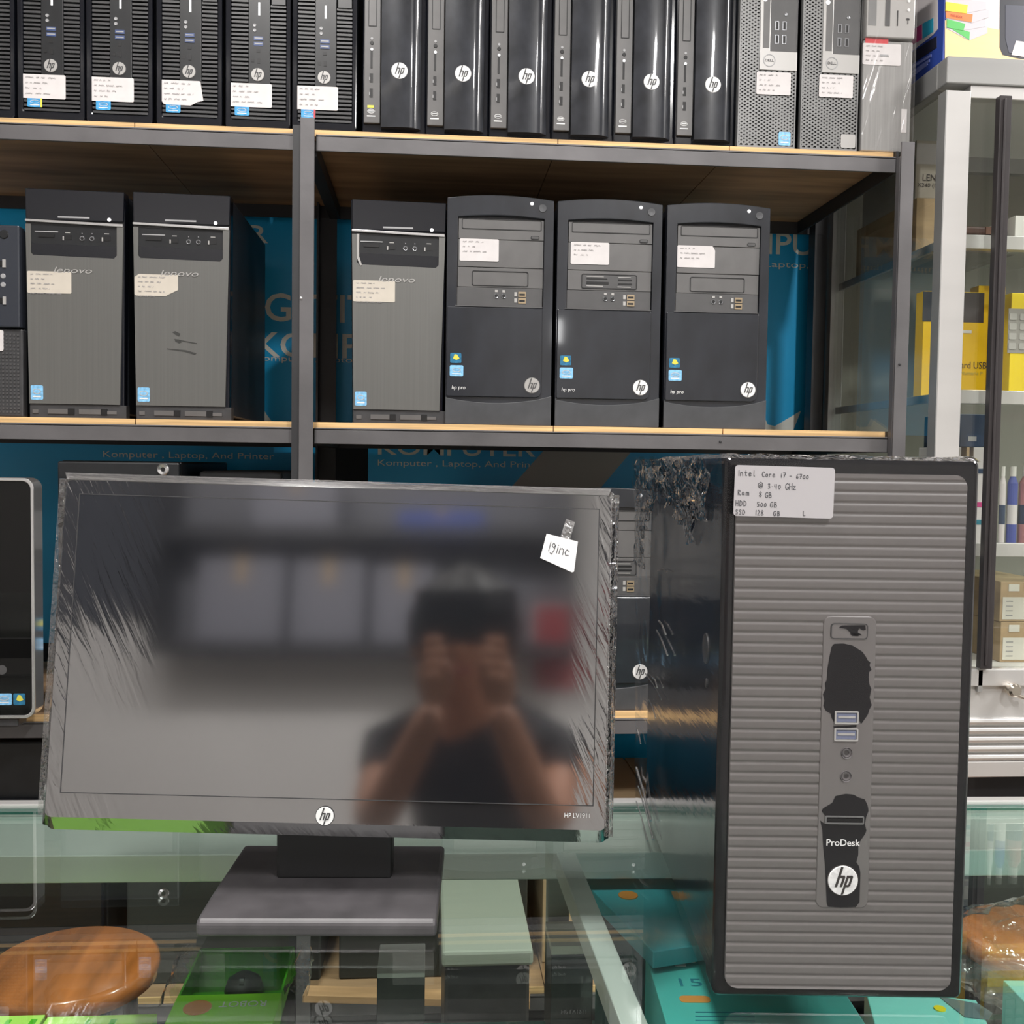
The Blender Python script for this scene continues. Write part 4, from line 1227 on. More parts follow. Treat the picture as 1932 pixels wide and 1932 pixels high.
# ------------------------------------------------------------------ big wrapped tower
TW, TH, TD = 0.1655, 0.3575, 0.36
bt = thing('desktop_tower', 'large film-wrapped grey ribbed tower with handwritten spec label, standing on the glass counter', 'computer', (0.190, 0.6534, 0.9503), math.radians(-4.5))
part('case_body', MB().box(0.002, TW - 0.001, 0.02, TD, 0.002, TH - 0.002), mat('tower_side', (0.008, 0.012, 0.020), 0.16, spec=0.3, bump=0.04, vscale=(6, 6, 20)), bt, bevel=0.003)
part('front_bezel', MB().prism(rr(0.0, TW, 0.0, TH, 0.005), 0.002, 0.03), mat('tower_bezel', (0.008, 0.008, 0.010), 0.2, spec=0.4, coat=0.2, bump=0.2, vscale=(40, 40, 25)), bt, bevel=0.004, seg=3)


def ribs_mb():
    b = MB()
    x0, x1, z0, z1 = 0.0075, 0.1560, 0.0078, 0.3472
    per = 0.00708
    N = 10
    cols = []
    r = 0.008
    zs = []
    z = z0
    while z < z1:
        zs.append(z)
        z += per / N
    zs.append(z1)
    vs, fs = [], []
    for k, z in enumerate(zs):
        ins = 0.0
        for zz in (z0, z1):
            d = abs(z - zz)
            if d < r:
                ins = r - math.sqrt(max(0, r * r - (r - d) ** 2))
        ph = ((z - z0) / per) % 1
        dep = 0.0
        if 0.05 < ph < 0.50:
            dep = 0.00050 * math.sin((ph - 0.05) / 0.45 * math.pi) ** 2
        yy = -0.0012 + dep
        xa, xb = x0 + ins, x1 - ins
        for i, f in enumerate((0, 1)):
            pass
        vs += [(xa, 0.004, z), (xa, yy, z), (xa, yy, z), (xb, yy, z), (xb, yy, z), (xb, 0.004, z)]
    n = len(zs)
    for k in range(n - 1):
        for i in (0, 2, 4):
            fs.append((k * 6 + i, k * 6 + i + 1, k * 6 + 7 + i, k * 6 + 6 + i))
    return b.add(vs, fs)


rib_m = hazy_mat('ribbed_front_under_film', (0.095, 0.085, 0.084), 0.10, 0.36, bump=0.15, scale=(5, 5, 300), dist=0.0004)
part('ribbed_panel', ribs_mb(), rib_m, bt, smooth=True, fix=False)
strip_m = hazy_mat('centre_strip_under_film', (0.108, 0.098, 0.098), 0.10, 0.28)
cs = part('centre_strip', MB().prism(rr(0.0656, 0.0998, 0.0628, 0.2550, 0.005), -0.0018, 0.0), strip_m, bt, bevel=0.0005)
ko = mat('film_contact_patch', (0.013, 0.012, 0.014), 0.45, spec=0.3)


def pdpix(px, py):      # photograph pixel -> x, z on the tower's front
    a = math.radians(-4.5)
    u = Vector((math.cos(a), math.sin(a), 0))
    n = u.cross(Vector((0, 0, 1)))
    o_ = Vector((0.190, 0.6534, 0.95))
    v = ray(px, py)
    s = (o_ - CAM).dot(n) / v.dot(n)
    P = CAM + v * s - o_
    return (P.dot(u), P.z)


def c7(x, y):
    return pdpix(1340 + x / 3.45, 840 + y / 3.45)


def c8(x, y):
    return pdpix(1340 + x / 3.263, 1400 + y / 3.263)


blob1 = [(800, 1293), (860, 1290), (920, 1303), (985, 1345), (1012, 1385), (1018, 1400), (1036, 1412), (1030, 1432), (1043, 1460), (1028, 1475), (1024, 1510), (1030, 1560), (1042, 1585), (1030, 1640), (1044, 1690), (1028, 1720), (1020, 1750), (985, 1800), (975, 1812), (965, 1790), (962, 1735), (815, 1735), (800, 1800), (785, 1775), (778, 1745), (745, 1725), (730, 1695), (738, 1660), (728, 1620), (745, 1585), (740, 1550), (752, 1530), (758, 1450), (770, 1380), (785, 1310)]
blob2 = [(795, 1828), (945, 1820), (945, 1832), (870, 1840), (800, 1840)]
blob3 = [(765, 330), (830, 316), (880, 322), (900, 335), (945, 350), (962, 385), (968, 420), (955, 452), (945, 500), (955, 540), (945, 565), (920, 600), (905, 640), (905, 690), (893, 735), (910, 760), (918, 800), (915, 900), (912, 980), (890, 1010), (800, 1014), (720, 1008), (712, 990), (708, 900), (702, 760), (690, 640), (685, 540), (672, 480), (700, 500), (700, 455), (700, 450), (680, 420), (690, 405), (745, 372)]
for pts, f in ((blob1, c7), (blob2, c7), (blob3, c8)):
    part('film_contact_patch', MB().prism([f(*p) for p in reversed(pts)], -0.0021, -0.0017), ko, cs)
pb = part('power_button', MB().prism(rr(0.0705, 0.0940, 0.2405, 0.2502, 0.002), -0.0024, -0.0016), strip_m, bt, bevel=0.0005)
part('button_outline', MB().ring(rr(0.0703, 0.0942, 0.2402, 0.2505, 0.0022), rr(0.0709, 0.0936, 0.2408, 0.2499, 0.0018), -0.0026, -0.0018), mat('outline_gray', (0.05, 0.05, 0.052), 0.4), pb)
part('film_contact_patch', MB().prism([c7(*p) for p in reversed([(830, 1185), (850, 1172), (1000, 1170), (1003, 1200), (985, 1205), (960, 1190), (950, 1215), (980, 1235), (930, 1240), (900, 1215), (880, 1195)])], -0.0028, -0.0024).prism([c7(*p) for p in reversed([(900, 1222), (960, 1226), (955, 1242), (915, 1240)])], -0.0028, -0.0024), ko, pb)
for zc in (0.1890, 0.1778):
    u = part('usb_port', MB().ring(rr(0.0743, 0.0898, zc - 0.0042, zc + 0.0042, 0.0008), rr(0.0753, 0.0888, zc - 0.0033, zc + 0.0033, 0.0004), -0.0030, -0.0016), light_gray, bt)
    part('usb_tongue', MB().box(0.0755, 0.0886, -0.0023, -0.0018, zc - 0.0031, zc + 0.0031).box(0.0765, 0.0876, -0.0027, -0.0023, zc - 0.0004, zc + 0.0010, 1), [mat('usb_tongue', (0.16, 0.18, 0.27), 0.35), light_gray], u)
for zc in (0.1656, 0.1502):
    part('audio_jack', MB().lathe([(0.0015, -0.0018), (0.0017, -0.0022), (0.0026, -0.0024), (0.0030, -0.0020), (0.0036, -0.0026), (0.0039, -0.0017)], 28, (0.0829, 0, zc), 'y'), mat('jack_gray', (0.16, 0.15, 0.155), 0.3, metal=0.4), bt, smooth=False)
part('optical_slot', MB().ring(rr(0.0700, 0.0953, 0.1188, 0.1242, 0.0008), rr(0.0709, 0.0945, 0.1197, 0.1233, 0.0005), -0.0028, -0.0017).box(0.0715, 0.0938, -0.0024, -0.0017, 0.1207, 0.1222, 1), [mat('slot_rim', (0.14, 0.14, 0.14), 0.4), slot_black], bt)
text('lettering', 'ProDesk', white_mark, bt, (0.0713, -0.0023, 0.1043), height=0.0044, width=0.0220, offset=0.012)
logo(bt, 0.0826, -0.0021, 0.0815, 0.0098, None, mat('logo_dark', (0.035, 0.03, 0.03), 0.4))  # dark colour of the badge's letters and rim
# handwritten label
lb = MB()
lq = [c7(*p) for p in ((140, 455), (785, 474), (795, 152), (150, 130))]
lx, lz, lw, lh = 0.0049, 0.3192, 0.0640, 0.0326
lb.prism(rr(0, lw, 0, lh, 0.0022), -0.0046, -0.0042)
k = 645 / lw
W7 = lambda s, x, y, h, adv=0.62: write(lb, s, (x - 148) / k, (460 - y) / k, h / k, 0.00044, -0.0048, adv=adv, slope=0.0)
W7('Intel', 163, 200, 36, 0.75)
W7('Core', 322, 202, 32, 0.72)
W7('i7', 443, 203, 32, 0.7)
W7('-', 500, 205, 30)
W7('6700', 543, 208, 30, 0.72)
W7('@', 300, 275, 40)
W7('3.40', 362, 277, 32, 0.78)
W7('GHz', 475, 280, 40, 0.62)
W7('Ram', 170, 325, 34, 0.78)
W7('8', 308, 332, 34)
W7('GB', 347, 336, 34, 0.7)
W7('HDD', 158, 395, 36, 0.72)
W7('500', 297, 396, 32, 0.72)
W7('GB', 382, 397, 34, 0.75)
W7('SSD', 160, 450, 32, 0.7)
W7('128', 287, 452, 34, 0.66)
W7('GB', 405, 452, 30, 0.85)
W7('L', 596, 447, 32)
part('handwritten_label', lb, [mat('label_paper', (0.50, 0.48, 0.50), 0.35, coat=0.4), ink], bt, (lx, 0, lz), (0, math.radians(0.9), 0), fix=False)


# film around the tower: thin shell, loose and crumpled at the back left and on top
def noise3(x, y, z):
    from mathutils import noise
    return noise.noise(Vector((x, y, z)))


def wrap_mb():
    b = MB()
    ny, nz = 40, 60
    # left side sheet, with return behind
    vs, fs = [], []
    for j in range(nz + 1):
        z = 0.0008 + (TH + 0.001) * j / nz
        for i in range(ny + 1):
            y = 0.001 + (TD + 0.002) * i / ny
            loose = max(0, (i / ny - 0.42)) * 1.7
            up = max(0, j / nz - 0.82) * 4
            x = -0.0012 - 0.010 * loose ** 1.3 * (0.6 + 0.8 * j / nz) - 0.004 * min(1, up) * (0.4 + loose)
            x += 0.0016 * (loose + up * 0.6) * noise3(y * 45, z * 40, 1.0)
            vs.append((x, y, z))
    for j in range(nz):
        for i in range(ny):
            a = j * (ny + 1) + i
            fs.append((a, a + 1, a + ny + 2, a + ny + 1))
    b.add(vs, fs)
    return b


part('side_film', wrap_mb(), wrap_m, bt, smooth=True, fix=False)


def top_mb():
    b = MB()
    nx, ny = 30, 40
    vs, fs = [], []
    for i in range(ny + 1):
        for j in range(nx + 1):
            x = -0.002 + (TW + 0.004) * j / nx
            y = -0.003 + (TD + 0.006) * i / ny
            z = TH + 0.0012 + 0.0018 * noise3(x * 60, y * 35, 4) - 0.003 * max(0, i / ny - 0.8) * 5
            if j in (0, nx) or i in (0, ny):
                z = TH - 0.0015
            vs.append((x, y, z))
    for i in range(ny):
        for j in range(nx):
            a = i * (nx + 1) + j
            fs.append((a, a + 1, a + nx + 2, a + nx + 1))
    b.add(vs, fs)
    return b


part('top_film', top_mb(), crumple_m, bt, smooth=True, fix=False)


# crumpled gather at the upper rear of the left side, hanging down the back edge
def gather_mb():
    b = MB()
    ny, nz = 44, 44
    vs, fs = [], []
    keep = {}
    for j in range(nz + 1):
        for i in range(ny + 1):
            y = 0.04 + (TD - 0.03) * i / ny
            z = TH - 0.0005 - 0.115 * (1 - j / nz)
            x = -0.0045 - 0.012 * max(0, i / ny - 0.30) + 0.0042 * noise3(y * 60, z * 70, 9) + 0.002 * noise3(y * 160, z * 150, 3)
            keep[(i, j)] = len(vs)
            vs.append((x, y, z))
    for j in range(nz):
        for i in range(ny):
            a = i / ny
            low = TH - (0.050 + 0.014 * math.sin(a * 9) + 0.012 * noise3(a * 9, 0, 5)) if a < 0.78 else TH - 0.106
            zc = TH - 0.115 * (1 - j / nz)
            if a < 0.12:
                low = TH - 0.046
            if zc > low:
                fs.append((keep[(i, j)], keep[(i + 1, j)], keep[(i + 1, j + 1)], keep[(i, j + 1)]))
    b.add(vs, fs)
    return b


part('film_gather', gather_mb(), film_mat('gathered_film', base=0.10, fres=1.6, rough=0.05, bump=0.9, scale=(55, 50, 50), dist=0.006, ridge=True), bt, smooth=True, fix=False)
crease_m = film_mat('film_crease', base=0.45, fres=0.8, rough=0.2, bump=0)
for (y0, z0, y1, z1, r) in ((0.20, 0.262, 0.245, 0.258, .0006), (0.235, 0.215, 0.20, 0.209, .0009), (0.245, 0.205, 0.19, 0.193, .0009), (0.262, 0.160, 0.235, 0.156, .0008), (0.30, 0.155, 0.215, 0.150, .0006), (0.28, 0.135, 0.24, 0.128, .0007), (0.345, 0.090, 0.32, 0.083, .0008), (0.345, 0.052, 0.255, 0.030, .0013), (0.33, 0.038, 0.24, 0.018, .0008), (0.34, 0.02, 0.27, 0.006, .0007)):
    part('film_crease', MB().tube([(-0.004 - 0.006 * max(0, (y - 0.15)) / 0.2, y, z) for y, z in ((y0, z0), ((y0 + y1) / 2, (z0 + z1) / 2 + 0.002), (y1, z1))], r, 6), crease_m, bt)
part('side_badge', MB().lathe([(0.0085, -0.0006), (0.0105, -0.0010), (0.011, 0)], 30, (0, 0.060, 0.222), 'x').lathe([(0, -0.0006), (0.003, -0.0008), (0.0035, 0)], 16, (0, 0.056, 0.198), 'x'), dark_plastic, bt, (0.002, 0, 0))
part('front_film', MB().prism(rr(-0.0008, TW + 0.0008, 0.0005, TH + 0.0008, 0.005), -0.0034, -0.0033), film_mat('front_film', base=0.0, fres=0.08, rough=0.2, bump=0.6, scale=(14, 14, 60), dist=0.001), bt)

# ------------------------------------------------------------------ right-hand aluminium cabinet
CX = 0.808
cb = thing('display_cabinet', 'aluminium and glass display cabinet at the right edge', 'cabinet', (CX, 1.60, FLOOR))
zt = 1.953 - FLOOR
part('corner_post', MB().box(0.0, 0.040, 0.0, 0.025, 0.92 , zt - 0.052), alu, cb, bevel=0.0012)
part('corner_post', MB().box(0.0, 0.028, 0.455, 0.48, 0.0, zt - 0.052), alu_gray, cb, bevel=0.0012)
part('corner_post', MB().box(0.92, 0.95, 0.0, 0.025, 0.0, zt - 0.052), alu, cb, bevel=0.0012)
part('corner_post', MB().box(0.92, 0.95, 0.455, 0.48, 0.0, zt - 0.052), alu_gray, cb, bevel=0.0012)
part('post_side', MB().box(-0.0012, 0.0, 0.0005, 0.026, 0.92, zt - 0.052), alu_gray, cb)
part('top_rail', MB().box(-0.002, 0.952, -0.002, 0.030, zt - 0.042, zt), alu_gray, cb, bevel=0.002)
part('door_track', MB().box(0.040, 0.92, 0.002, 0.022, zt - 0.062, zt - 0.042), alu, cb, bevel=0.001)
part('side_rail', MB().box(-0.002, 0.02, 0.030, 0.48, zt - 0.042, zt), alu_gray, cb, bevel=0.002)
part('rear_rail', MB().box(0.0, 0.95, 0.46, 0.482, zt - 0.042, zt), alu_gray, cb)
part('top_panel', MB().box(0.02, 0.93, 0.03, 0.46, zt - 0.012, zt - 0.004), white_panel, cb)
part('side_glass', MB().box(0.008, 0.012, 0.026, 0.455, 0.92, zt - 0.045), glass_m, cb)
part('door_glass', MB().box(0.045, 0.47, 0.006, 0.0095, 1.13, zt - 0.060), glass_m, cb)
part('back_panel', MB().box(0.0, 0.95, 0.478, 0.482, 0.92, zt - 0.042), mat('cabinet_back', (0.22, 0.21, 0.18), 0.5), cb)
# dark sliding-door stiles
dh = part('door_handle', MB().box(0.0, 0.020, 0.0, 0.014, 0, 0.70).box(0.006, 0.010, -0.003, 0.0, 0.004, 0.696), mat('dark_rubber', (0.035, 0.030, 0.032), 0.35, var=0.2, vscale=(10, 10, 10)), cb, (0.0885, -0.016, 0.955 - FLOOR + 0.012 - 0.0), bevel=0.0012)
dh.scale.z = (at(1897, 180, 1.585).z - at(1865, 1262, 1.585).z) / 0.70
dh.location.z = at(1865, 1262, 1.585).z - FLOOR
dh.location.x = at(1880, 700, 1.585).x - CX - 0.010
part('door_stile', MB().box(0.0, 0.008, 0.0, 0.008, at(1850, 1305, 1.60).z - FLOOR, zt - 0.06), alu_gray, cb, (at(1870, 700, 1.60).x - CX - 0.006, -0.004, 0), bevel=0.0006)
shz = [at(1860, y, 1.62).z - FLOOR for y in (456, 748, 1036)]
for z in shz:
    part('glass_shelf', MB().box(0.014, 0.93, 0.035, 0.45, z - 0.003, z + 0.003), shelf_glass_m, cb)
    part('shelf_rail', MB().box(0.041, 0.92, 0.018, 0.034, z - 0.012, z + 0.010), alu, cb, bevel=0.0008)
    part('shelf_rail', MB().box(0.013, 0.020, 0.04, 0.45, z - 0.010, z + 0.004), alu_gray, cb, bevel=0.0006)
zr0, zr1 = at(1890, 1465, 1.60).z - FLOOR, at(1890, 1262, 1.60).z - FLOOR
part('base_panel', MB().box(0.0, 0.95, 0.0, 0.47, zr0, zr0 + 0.018).box(0.0, 0.95, 0.004, 0.02, zr0, zr1), alu, cb, bevel=0.001)
for i in range(5):
    z = at(1890, 1432 - i * 17, 1.59).z - FLOOR
    part('panel_rib', MB().prism([(0.004, z - 0.006), (-0.003, z - 0.0045), (-0.005, z), (-0.003, z + 0.0045), (0.004, z + 0.006)], 0.0, 0.94, 'x'), alu, cb, bevel=0.0006)
part('panel_band', MB().box(0.0, 0.95, -0.004, 0.004, zr0, zr0 + 0.026), alu, cb, bevel=0.0015)
part('panel_band', MB().box(0.0, 0.95, -0.004, 0.004, zr1 - 0.028, zr1), alu, cb, bevel=0.0015)
kp = at(1908, 1300, 1.59)
part('lock_knob', MB().lathe([(0, -0.022), (0.008, -0.022), (0.011, -0.018), (0.0115, -0.012), (0.008, -0.008), (0.008, 0)], 28, (kp.x - CX, -0.004, kp.z - FLOOR), 'y', ).tube([(kp.x - CX + 0.004, -0.018, kp.z - FLOOR - 0.008), (kp.x - CX + 0.020, -0.012, kp.z - FLOOR - 0.014)], 0.0035), mat('brass_chrome', (0.72, 0.66, 0.58), 0.2, metal=1.0), cb, smooth=False)
part('cabinet_base', MB().box(0.01, 0.94, 0.03, 0.46, 0.0, zr0), mat('base_black', (0.004, 0.005, 0.008), 0.6), cb)


# contents of the cabinet
def cbox(name, x0, x1, ytop, ybot, Y, depth, m, label, cat='box', marks=(), group=None, shz_=None):
    a = at(x0, ybot, Y)
    c = at(x1, ytop, Y)
    z0 = a.z if shz_ is None else shz_
    t = thing(name, label, cat, ((a.x + c.x) / 2, Y, z0), 0, group)
    wv = (c.x - a.x) / 2
    part('box_body', MB().box(-wv, wv, 0, depth, 0, c.z - z0), m, t, bevel=0.001)
    for nm, (mx0, my0, mx1, my1), mm in marks:
        p, q = at(mx0, my1, Y), at(mx1, my0, Y)
        part(nm, MB().box(p.x - t.location.x, q.x - t.location.x, -0.0008, 0.0, max(0.0005, p.z - z0), min(q.z - z0, c.z - z0)), mm, t)
    return t


S1, S2, S3 = [z + FLOOR + 0.0035 for z in shz]
SB = zr0 + FLOOR + 0.0185
t = cbox('keyboard_box', 1738, 1866, 552, 735, 1.76, 0.03, yellow_box_m, 'yellow and charcoal keyboard carton on the middle cabinet shelf behind the silver post', marks=(('dark_print', (1740, 553, 1857, 606), charcoal_print),), shz_=S2)
a = at(1812, 695, 1.76)
text('lettering', 'ard USB', charcoal_print, t, (a.x - t.location.x, -0.0012, a.z - t.location.z), height=0.012, width=0.047)
a = at(1812, 707, 1.76)
text('lettering', 'Numeric P', olive_p, t, (a.x - t.location.x, -0.0012, a.z - t.location.z), height=0.006, width=0.040)
part('plug_print', MB().box(at(1816, 580, 1.76).x - t.location.x, at(1834, 580, 1.76).x - t.location.x, -0.0014, -0.0008, at(0, 583, 1.76).z - t.location.z, at(0, 577, 1.76).z - t.location.z), white_mark, t)
t = cbox('keyboard_box', 1840, 1898, 540, 738, 1.80, 0.03, yellow_box_m, 'plain yellow carton standing between the keyboard carton and the keypad box', shz_=S2)
t = cbox('keypad_box', 1903, 2010, 555, 735, 1.70, 0.05, yellow_bright, 'bright yellow box showing a numeric keypad at the right edge', shz_=S2)
kx, kz = at(1903, 582, 1.70), at(1990, 668, 1.70)
pn = part('keypad_print', MB().box(kx.x - t.location.x, kz.x - t.location.x, -0.001, 0, kz.z - t.location.z, kx.z - t.location.z), mat('keypad_gray', (0.30, 0.29, 0.27), 0.4), t)
for r_ in range(4):
    for c_ in range(4):
        px, pz = kx.x + 0.008 + c_ * 0.0185, kx.z - 0.014 - r_ * 0.0165
        part('key', lambda: MB().prism(rr(-0.0065, 0.0065, -0.0055, 0.0055, 0.002), -0.002, -0.001), mat('key_gray', (0.42, 0.41, 0.39), 0.4), pn, (px - t.location.x, 0, pz - t.location.z), key='key')
t = cbox('cardboard_box', 1728, 1790, 375, 433, 1.74, 0.25, carton, 'brown carton on the upper cabinet shelf behind the silver post', shz_=S1)
t = cbox('cardboard_box', 1726, 1790, 318, 372, 1.76, 0.22, mat('pale_carton', (0.52, 0.47, 0.40), 0.7), 'pale carton with lettered white tag, on top of the brown carton', marks=(('paper_tag', (1727, 323, 1772, 360), paper),), shz_=at(0, 372, 1.76).z)
t.location.z = at(1750, 375, 1.74).z + 0.001
a = at(1740, 341, 1.76)
text('lettering', 'LEN', charcoal_print, t, (a.x - t.location.x, -0.0014, a.z - t.location.z), height=0.011, width=0.024)
a = at(1730, 355, 1.76)
text('lettering', 'X240 (5)', charcoal_print, t, (a.x - t.location.x, -0.0014, a.z - t.location.z), height=0.009, width=0.038)
for i, (y0, y1) in enumerate(((424, 440), (408, 424), (393, 407))):
    a, c = at(1822, y1, 1.72), at(1925, y0, 1.72)
    o = thing('leather_case', ['lowest of the three brown leather cases on the upper cabinet shelf', 'middle one of the three stacked brown leather cases', 'topmost of the three brown leather cases in the cabinet'][i], 'case', ((a.x + c.x) / 2, 1.72, S1 + i * 0.0155), 0, 'stacked leather cases')
    part('cover', MB().box(-(c.x - a.x) / 2, (c.x - a.x) / 2 - 0.01 * i, 0, 0.2, 0, 0.0145), leather, o, bevel=0.004, seg=3)
    part('strap', MB().box(-0.012, 0.012, -0.001, 0.0, 0.001, 0.0135), mat('leather_strap', (0.14, 0.06, 0.035), 0.4), o)
t = cbox('white_box', 1915, 2020, 410, 440, 1.70, 0.15, white_panel, 'white box at the right edge of the upper cabinet shelf', shz_=S1)
t = cbox('navy_box', 1806, 1862, 782, 843, 1.69, 0.12, navy, 'small navy box with pale emblem on the cabinet shelf', marks=(('emblem', (1826, 824, 1842, 833), gray_mark),))
t.location.z = at(1830, 843, 1.69).z
wz = t.location.z
for i, (x0, x1, l) in enumerate(((1780, 1814, 'white box partly behind the silver post, under the navy box'), (1818, 1830, 'narrow brown-sided box under the navy box'), (1831, 1872, 'white box with faint print under the navy box'))):
    tt = cbox('small_box', x0, x1, 844, 1028, 1.69, 0.10, (paper, carton, paper)[i], l, shz_=S3)
    tt.children[0].scale.z = (wz - S3 - 0.001) / (at((x0 + x1) / 2, 844, 1.69).z - S3)
    if i == 2:
        for z_, mm in ((0.20, navy), (0.055, teal_deep), (0.105, magenta_p)):
            part('print_band', MB().box(-0.017, 0.017, -0.0008, 0, z_ * 0.6, z_ * 0.6 + 0.008), mm, tt)
for i, (x0, x1, l, m1) in enumerate(((1886, 1902, 'clear capped bottle with white label beside the dark door stile', pale_p), (1903, 1926, 'blue-labelled ink bottle in the cabinet', mat('ink_blue', (0.06, 0.09, 0.35), 0.3)), (1928, 1960, 'pink-labelled ink bottle at the right edge of the cabinet', mat('ink_pink', (0.55, 0.25, 0.25), 0.3)))):
    a, c = at(x0, 1028, 1.70), at(x1, 880, 1.70)
    r = (c.x - a.x) / 2
    t = thing('ink_bottle', l, 'bottle', ((a.x + c.x) / 2, 1.70 + r, S3), 0, 'ink bottles in the cabinet')
    h = c.z - S3
    part('bottle_body', MB().lathe([(0, 0), (r, 0), (r, h * 0.78), (r * 0.55, h * 0.86), (r * 0.5, h * 0.88)], 20), m1, t, smooth=False)
    part('cap', MB().lathe([(r * 0.6, h * 0.87), (r * 0.6, h), (0, h)], 20), white_panel, t)
    part('print_band', MB().lathe([(r * 1.01, h * 0.25), (r * 1.01, h * 0.5)], 20), (navy, paper, navy)[i], t)
for i in range(2):
    y0, y1 = ((1168, 1248), (1085, 1166))[i]
    a, c = at(1886, y1, 1.68), at(1990, y0, 1.68)
    hh = 0.0685
    t = thing('cardboard_carton', ['brown carton with white side label, lower one of two by the lock', 'brown carton with white side label, stacked upper one of two'][i], 'box', ((a.x + c.x) / 2, 1.68, (at(1900, 1249, 1.68).z) + i * (hh + 0.001)), 0, 'labelled cartons in the cabinet')
    wv = (c.x - a.x) / 2
    part('box_body', MB().box(-wv, wv, 0, 0.2, 0, hh), carton, t, bevel=0.001)
    part('paper_label', MB().box(-wv + 0.004, wv, -0.001, 0, 0.004, 0.042), mat('cream_label', (0.72, 0.70, 0.62), 0.6), t)
    part('small_tag', MB().box(-wv + 0.014, -wv + 0.033, -0.001, 0, 0.052, 0.064), mat('cream_label', (0.72, 0.70, 0.62), 0.6), t)
    for k_ in range(4):
        part('print_line', MB().box(-wv + 0.010, -wv + 0.022, -0.0014, -0.001, 0.010 + k_ * 0.008, 0.0115 + k_ * 0.008), gray_mark, t)
lowz = at(1900, 1249, 1.68).z
part('riser', MB().box(0.041, 0.90, 0.045, 0.42, zr0 + 0.0182, lowz - FLOOR - 0.0005), white_panel, cb)

# ------------------------------------------------------------------ printer carton on the cabinet
p0 = atz(1778, 130, 1.954)
px_ = thing('printer_carton', 'blue printer carton with printed book stack, standing on the display cabinet', 'box', (p0.x, p0.y, 1.954), 0)
W_, D_, H_ = 0.42, 0.30, 0.36
part('carton_body', MB().box(0, W_, 0, D_, 0, H_), blue_box, px_, bevel=0.0015)
px_.rotation_euler.z = math.radians(4)


def fpx(x, y):     # on the carton's front face
    P = at(x, y, p0.y + 0.003)
    return (P.x - p0.x, P.z - 1.954)


def spx(x, y):     # on the carton's left side
    v = ray(x, y)
    P = CAM + v * ((p0.x - 0.0) / v.x)
    return (max(P.y - p0.y, 0.001), P.z - 1.954)


def fpoly(name, pts, m, k=1):
    part(name, MB().prism([(max(a, .001), max(b, .001)) for a, b in (fpx(*p) for p in pts)], -0.0004 * k - 0.0004, 0.0), m, px_)


fpoly('wall_print', [(1781, 128), (2150, 165), (2150, -300), (1781, -300)], white_p, 0)
fpoly('desk_print', [(1781, 128), (2150, 165), (2150, 90), (1870, 52), (1781, 40)], desk_p, 1)
fpoly('book_print', [(1783, 55), (1828, 77), (1864, 62), (1864, 49), (1800, 45), (1783, 50)], page_p, 2)
fpoly('book_print', [(1795, 57), (1828, 76), (1829, 61), (1796, 53)], green_p, 3)
fpoly('book_print', [(1784, 40), (1818, 58), (1860, 50), (1859, 36), (1784, 36)], page_p, 3)
fpoly('book_print', [(1784, 54), (1816, 59), (1820, 46), (1784, 38)], green_p, 4)
fpoly('book_print', [(1782, 37), (1833, 44), (1866, 32), (1866, 18), (1800, 15), (1782, 26)], page_p, 4)
fpoly('book_print', [(1782, 36), (1832, 43), (1834, 28), (1782, 24)], orange_p, 5)
fpoly('book_print', [(1780, 22), (1822, 26), (1860, 18), (1860, 4), (1780, -4)], page_p, 5)
fpoly('book_print', [(1780, 23), (1822, 27), (1824, 11), (1780, 6)], yellow_p, 6)
fpoly('printer_print', [(1890, -60), (1888, 88), (1894, 102), (1925, 108), (2100, 120), (2100, -60)], printer_p, 2)
fpoly('printer_front', [(1899, 8), (1899, 70), (1906, 98), (2095, 116), (2095, 10)], mat('printer_front_print', (0.075, 0.08, 0.11), 0.3), 3)  # paler printed area within the printer picture
fpoly('paper_print', [(1920, 75), (1911, 102), (2000, 112), (2010, 85)], white_p, 4)
a = fpx(1789, 33)
text('lettering', 'YEAR BOOK', mat('maroon_print', (0.3, 0.03, 0.02), 0.4), px_, (a[0], -0.0032, a[1]), height=0.0040, width=0.022, rot=(math.pi / 2, math.radians(6), 0))


def spoly(name, pts, m, k=1):
    q = [spx(*p) for p in pts]
    part(name, MB().prism(q, -0.0003 * k - 0.0003, 0.0, 'x'), m, px_)


spoly('panel_print', [(1771, 2), (1771, 55), (1763, 66), (1719, 105), (1719, -40), (1771, -80)], pale_p, 1)
spoly('ink_print', [(1764, 34), (1764, 60), (1746, 74), (1746, 45)], cyan_p, 2)
spoly('ink_print', [(1745, 46), (1745, 74), (1728, 86), (1728, 58)], magenta_p, 2)
spoly('ink_print', [(1726, 62), (1726, 84), (1718, 90), (1718, 66)], olive_p, 2)
spoly('dark_print', [(1769, 68), (1769, 90), (1719, 128), (1719, 106)], ink_dark, 2)
for i, (y0, y1) in enumerate(((102, 132), (112, 143), (118, 150))):
    spoly('text_line', [(1760 - i * 3, y0), (1760 - i * 3, y0 + 5), (1722, y1 + 5 - 3), (1722, y1 - 3)], mat('pale_blue_print', (0.22, 0.27, 0.6), 0.4), 2)

